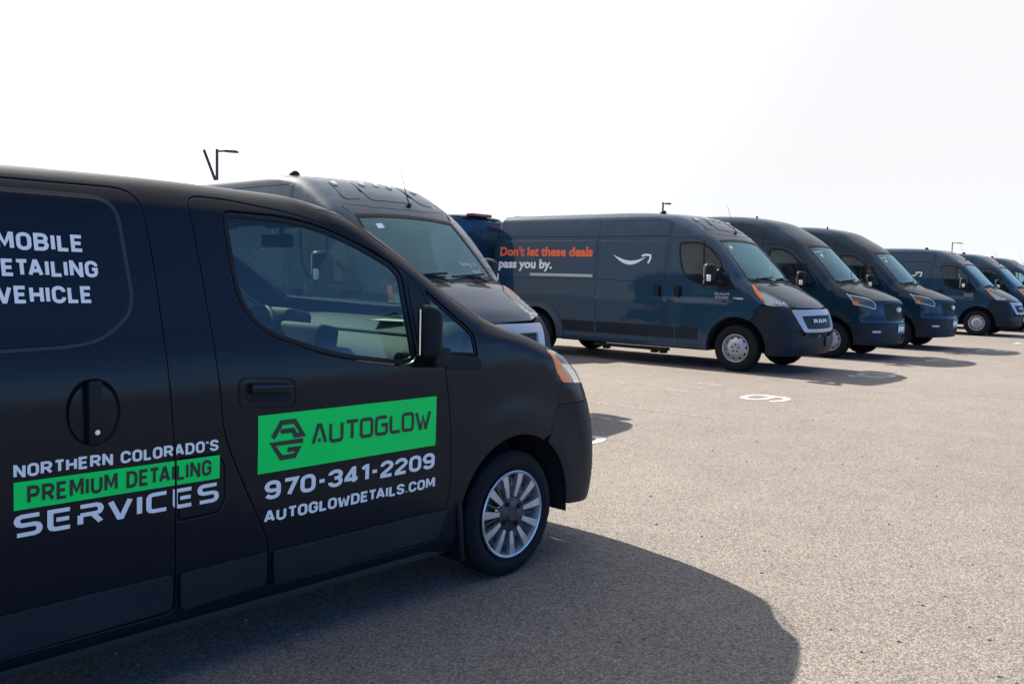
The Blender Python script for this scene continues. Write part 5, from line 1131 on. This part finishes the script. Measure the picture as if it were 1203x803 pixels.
def wornpaint(name, col, wear):
    m = bpy.data.materials.new(name); m.use_nodes = True; t = m.node_tree; L = t.links.new; p = t.nodes['Principled BSDF']; N = t.nodes.new; o = t.nodes['Material Output']
    p.inputs['Base Color'].default_value = (*col, 1); p.inputs['Roughness'].default_value = .8
    tcn = N('ShaderNodeTexCoord'); n = N('ShaderNodeTexNoise'); n.inputs['Scale'].default_value = 14; n.inputs['Detail'].default_value = 10; n.inputs['Roughness'].default_value = .8; L(tcn.outputs['Object'], n.inputs['Vector'])
    r = N('ShaderNodeMapRange'); r.inputs[1].default_value = wear - .05; r.inputs[2].default_value = wear + .07; L(n.outputs['Fac'], r.inputs[0])
    tr = N('ShaderNodeBsdfTransparent'); mx = N('ShaderNodeMixShader'); L(r.outputs[0], mx.inputs[0]); L(tr.outputs[0], mx.inputs[1]); L(p.outputs[0], mx.inputs[2]); L(mx.outputs[0], o.inputs[0])
    return m
M['roadpaint'] = wornpaint('worn_white_road_paint', (.36, .35, .34), .40); M['roadghost2'] = wornpaint('scraped_road_paint', (.27, .25, .23), .46); M['roadghost'] = wornpaint('nearly_gone_road_paint', (.215, .195, .178), .50)
g = mobj('parking_lot', [(-900, -900, 0), (900, -900, 0), (900, 900, 0), (-900, 900, 0)], [(0, 1, 2, 3)], M['asphalt']); lab(g, kind='structure')
TH = .87961                                    # heading of the parked row
FW = np.array([sin(TH), -cos(TH)]); RT = np.array([FW[1], -FW[0]]); A0 = np.array([3.5433, 14.3466])
def gp(s, r): return A0 + FW * s + RT * r
def paint_quads(name, Q, m, z=.004):
    v, T = union_tris(Q); P = np.hstack([v, np.full((len(v), 1), z)]); a, b, c = P[T[:, 0]], P[T[:, 1]], P[T[:, 2]]; fl = np.cross(b - a, c - a)[:, 2] < 0
    return mobj(name, P, np.where(fl[:, None], T[:, ::-1], T), m, None)
def ground_word(txt, s_top, s_bot, r0, r1, name='stall_number'):
    Q = word(txt, CAPS, 0, 0, 1, 1, .95, 1.1); out = []
    for q in Q: out.append(np.array([gp(s_bot + (s_top - s_bot) * b, r0 + (r1 - r0) * a) for a, b in q]))
    return paint_quads(name, out, M['roadpaint'])
for txt, rc, w_, desc in (('8', 6.80, .55, 'white painted number 8 in the shadow tip beside the black van'), ('9', 2.72, .60, 'white painted number 9 on the open empty stall'), ('10', -1.25, .92, 'white painted number 10 in front of the first silver-grilled van of the row'), ('11', -5.35, .75, 'white painted number 11 in front of the first black-grilled van'), ('12', -9.40, .9, 'white painted number 12 in front of the second black-grilled van'), ('13', -13.3, .85, 'white painted number 13 at the gap in the row'), ('14', -17.4, .85, 'white painted number 14 in front of the far silver-grilled van')):
    o = ground_word(txt, 1.46, 2.03, rc + w_ / 2, rc - w_ / 2); lab(o, desc, 'stall number', 'numbers painted in front of the parking stalls')
for k, r in enumerate((8.75, 4.72, .68, -3.35, -7.4, -11.4, -15.4, -19.4)):
    if k == 1: seg = [(.2, 2.15)]
    else: seg = [(-5.0, -1.4)]
    Q = []
    for a, b in seg:
        p = [gp(a, r - .035), gp(b, r - .035), gp(b, r + .035), gp(a, r + .035)]; Q.append(np.array(p))
    o = paint_quads('stall_line', Q, M['roadghost']); lab(o, kind='structure')
Q = []
for a, b, r in ((-.42, -.22, 2.86), (.05, .20, 3.32), (.33, .42, 3.12), (.45, .80, 2.93), (.28, .40, 2.28), (.30, .76, 1.92), (-.9, -.6, 3.6), (.62, .80, 2.45)):
    Q.append(np.array([gp(a, r - .03), gp(b, r - .035), gp(b, r + .03), gp(a, r + .02)]))
o = paint_quads('paint_scraps', Q, M['roadghost2']); lab(o, kind='structure')
# ------------------------------------------------------------------ the vans
nv = build_nv()
RZ = radians(-39.604)
A = build_pm((4.181, 15.117, 0), RZ); G = 'dark delivery vans parked in the row of stalls'
lab(A, "slate blue high-roof van showing its whole side with orange Don't let these deals lettering", 'van', G)
B = copy_tree(A); B.location = (-.780, 9.513, -.07); B.rotation_euler.y = -.010
for ch in list(B.children):
    if ch.name.startswith(('smile_emblem', 'side_lettering')): bpy.data.objects.remove(ch)      # the photo shows none on this one
B['label'] = B.get('label', ''); lab(B, 'slate blue high-roof van right behind the black van, half hidden by it, amber roof lamps', 'van', G)
Cc = copy_tree(A); Cc.location = (14.386, 27.609, 0); lab(Cc, 'slate blue silver-grilled van with one front wheel in view, past the gap in the row', 'van', G)
D = copy_tree(A); D.location = (17.058, 30.681, 0); lab(D, 'slate blue van just behind the far silver-grilled one, cut by the right edge', 'van', G)
E_ = copy_tree(A); E_.location = (19.7, 33.85, 0); lab(E_, 'farthest van of the row, only its sloping windscreen and roof at the right edge', 'van', G)
T1 = build_tr((6.769, 18.245, 0), RZ); lab(T1, 'midnight blue black-grilled van next to the silver-grilled one with the big emblem', 'van', G)
T2 = copy_tree(T1); T2.location = (9.319, 21.327, 0); lab(T2, 'midnight blue black-grilled van, second of the two side by side in the row', 'van', G)
# van of the row behind, seen between two roofs
Fv = copy_tree(A); Fv.rotation_euler.z = RZ + pi; lab(Fv, 'van in the row behind, only its rear top with brake lamp showing between two roofs', 'van', G)
d = cam.matrix_world.to_3x3() @ Vector(((563 - 601.5) / 1063.8, (401.5 - 252) / 1063.8, -1)); t = (2.6 - CAMH) / d.z
P = Vector((0, 0, CAMH)) + d * t; Fv.location = (P.x - 5.13 * FW[0], P.y - 5.13 * FW[1], 0)
for v, num in ((A, '174384'),):
    fontdecal('fleet_number', PM, num, M['white'], v, -.058, .104, 1.148, .030, bold=.02, off=.004)
fontdecal('seen_through_lettering', PM, 'Savings at', M['silver'], B, .34, .62, 1.60, .05, bold=.01, off=-.0025, proj='front'); fontdecal('seen_through_lettering', PM, 'items', M['silver'], B, .48, .62, 1.52, .05, bold=.01, off=-.0025, proj='front')  # writing seen through the cab, laid flat on the windscreen
for v, yy in ((A, -.56), (T1, -.50), (T2, -.50), (B, -.52)):
    panel('windscreen_sticker', TR if v in (T1, T2) else PM, dens([(yy, 2.01), (yy + .09, 2.02), (yy + .09, 1.97), (yy, 1.96)], .05, True), M['plate'], v, 'front', off=-.0025, gap=0, bev=False, flange=0, step=.1)
for v in (T1, T2):
    panel('windscreen_tag', TR, dens([(-.62, 2.06), (-.30, 2.085), (-.30, 2.06), (-.62, 2.035)], .05, True), M['silver'], v, 'front', off=-.0025, gap=0, bev=False, flange=0, step=.1)
# plates on the far silver-grilled vans
for v in (Cc, D):
    pl = boxo('number_plate', (.997, .34, .50), (.01, .32, .15), M['plate'], v, .003, Matrix.Rotation(.14, 4, 'Z')); boxo('plate_band', (1.003, .34, .545), (.004, .31, .03), M['plate_green'], pl, 0, Matrix.Rotation(.14, 4, 'Z'))
# ------------------------------------------------------------------ lamp posts
def lamp_post(loc, h, az, arm=1.5, two=False, desc=''):
    T = empty('lamp_post', loc, az); lab(T, desc, 'lamp post', 'parking lot lamp posts')
    bm = bmesh.new(); bbox(bm, Vector((0, 0, h / 2)), (.15, .15, h), .03); bobj('pole', bm, M['pole'], T, 40)
    boxo('base', (0, 0, .35), (.6, .6, .7), mat_conc, T, .04)
    for sg in ((1, -1) if two else (1,)):
        bm = bmesh.new(); tube(bm, [(.1 * sg, 0, h - .12), (arm * .45 * sg, 0, h - .10)], .06, 8); bobj('lamp_arm', bm, M['pole'], T, 40)
        bm = bmesh.new(); bbox(bm, Vector((arm * .75 * sg, 0, h - .12)), (arm * .72, .42, .13), .05, Matrix.Rotation(.04 * sg, 4, 'Y'), 3); bobj('lamp_head', bm, M['pole'], T, 50)
        boxo('lamp_diffuser', (arm * .78 * sg, 0, h - .20), (arm * .5, .3, .03), M['lens'], T)
    return T
mat_conc = mat('concrete_base', (.35, .33, .30), .9, noise=.2, nscale=6, bump=.3)
def at_px(u, v, z):
    d = cam.matrix_world.to_3x3() @ Vector(((u - 601.5) / 1063.8, (401.5 - v) / 1063.8, -1)); return Vector((0, 0, CAMH)) + d * ((z - CAMH) / d.z)
p = at_px(255, 175, 8.0); lamp_post((p.x, p.y, 0), 8.0, 0, 1.05, desc='tall lamp post with one head, at the far left above the black van')
q = at_px(239.5, 176, 8.0)
bm = bmesh.new(); tube(bm, [(q.x + 1.15, q.y, 5.0), (q.x, q.y, 8.0)], .085, 10); tube(bm, [(q.x + 1.15, q.y, 0), (q.x + 1.15, q.y, 5.0)], .085, 10)
o = bobj('slanted_pole', bm, M['pole'], None, 40); lab(o, 'dark slanted bar rising to the left of the tall lamp post', 'pole')
p = at_px(779, 237.5, 8.0); lamp_post((p.x, p.y, 0), 8.0, 0, .62, desc='small lamp post top rising over the roof of the van with orange lettering')
p = at_px(1119, 284.5, 9.0); lamp_post((p.x, p.y, 0), 9.0, 0, 1.6, desc='tiny far lamp post above the vans at the right')
# pebbles, as loose grit close to the camera
bm = bmesh.new()
for i in range(420):
    y = 2.2 + 9 * rng.rand() ** 1.5; x = (rng.rand() - .35) * 1.3 * y; r_ = .004 + .006 * rng.rand(); v = bmesh.ops.create_icosphere(bm, subdivisions=1, radius=r_)['verts']
    for a in v: a.co = Vector((a.co.x + x, a.co.y + y, max(0, a.co.z * .7 + r_ * .4)))
o = bobj('grit', bm, mat('grit_stone', (.15, .14, .13), .9, noise=.4, nscale=3)); lab(o, kind='stuff')
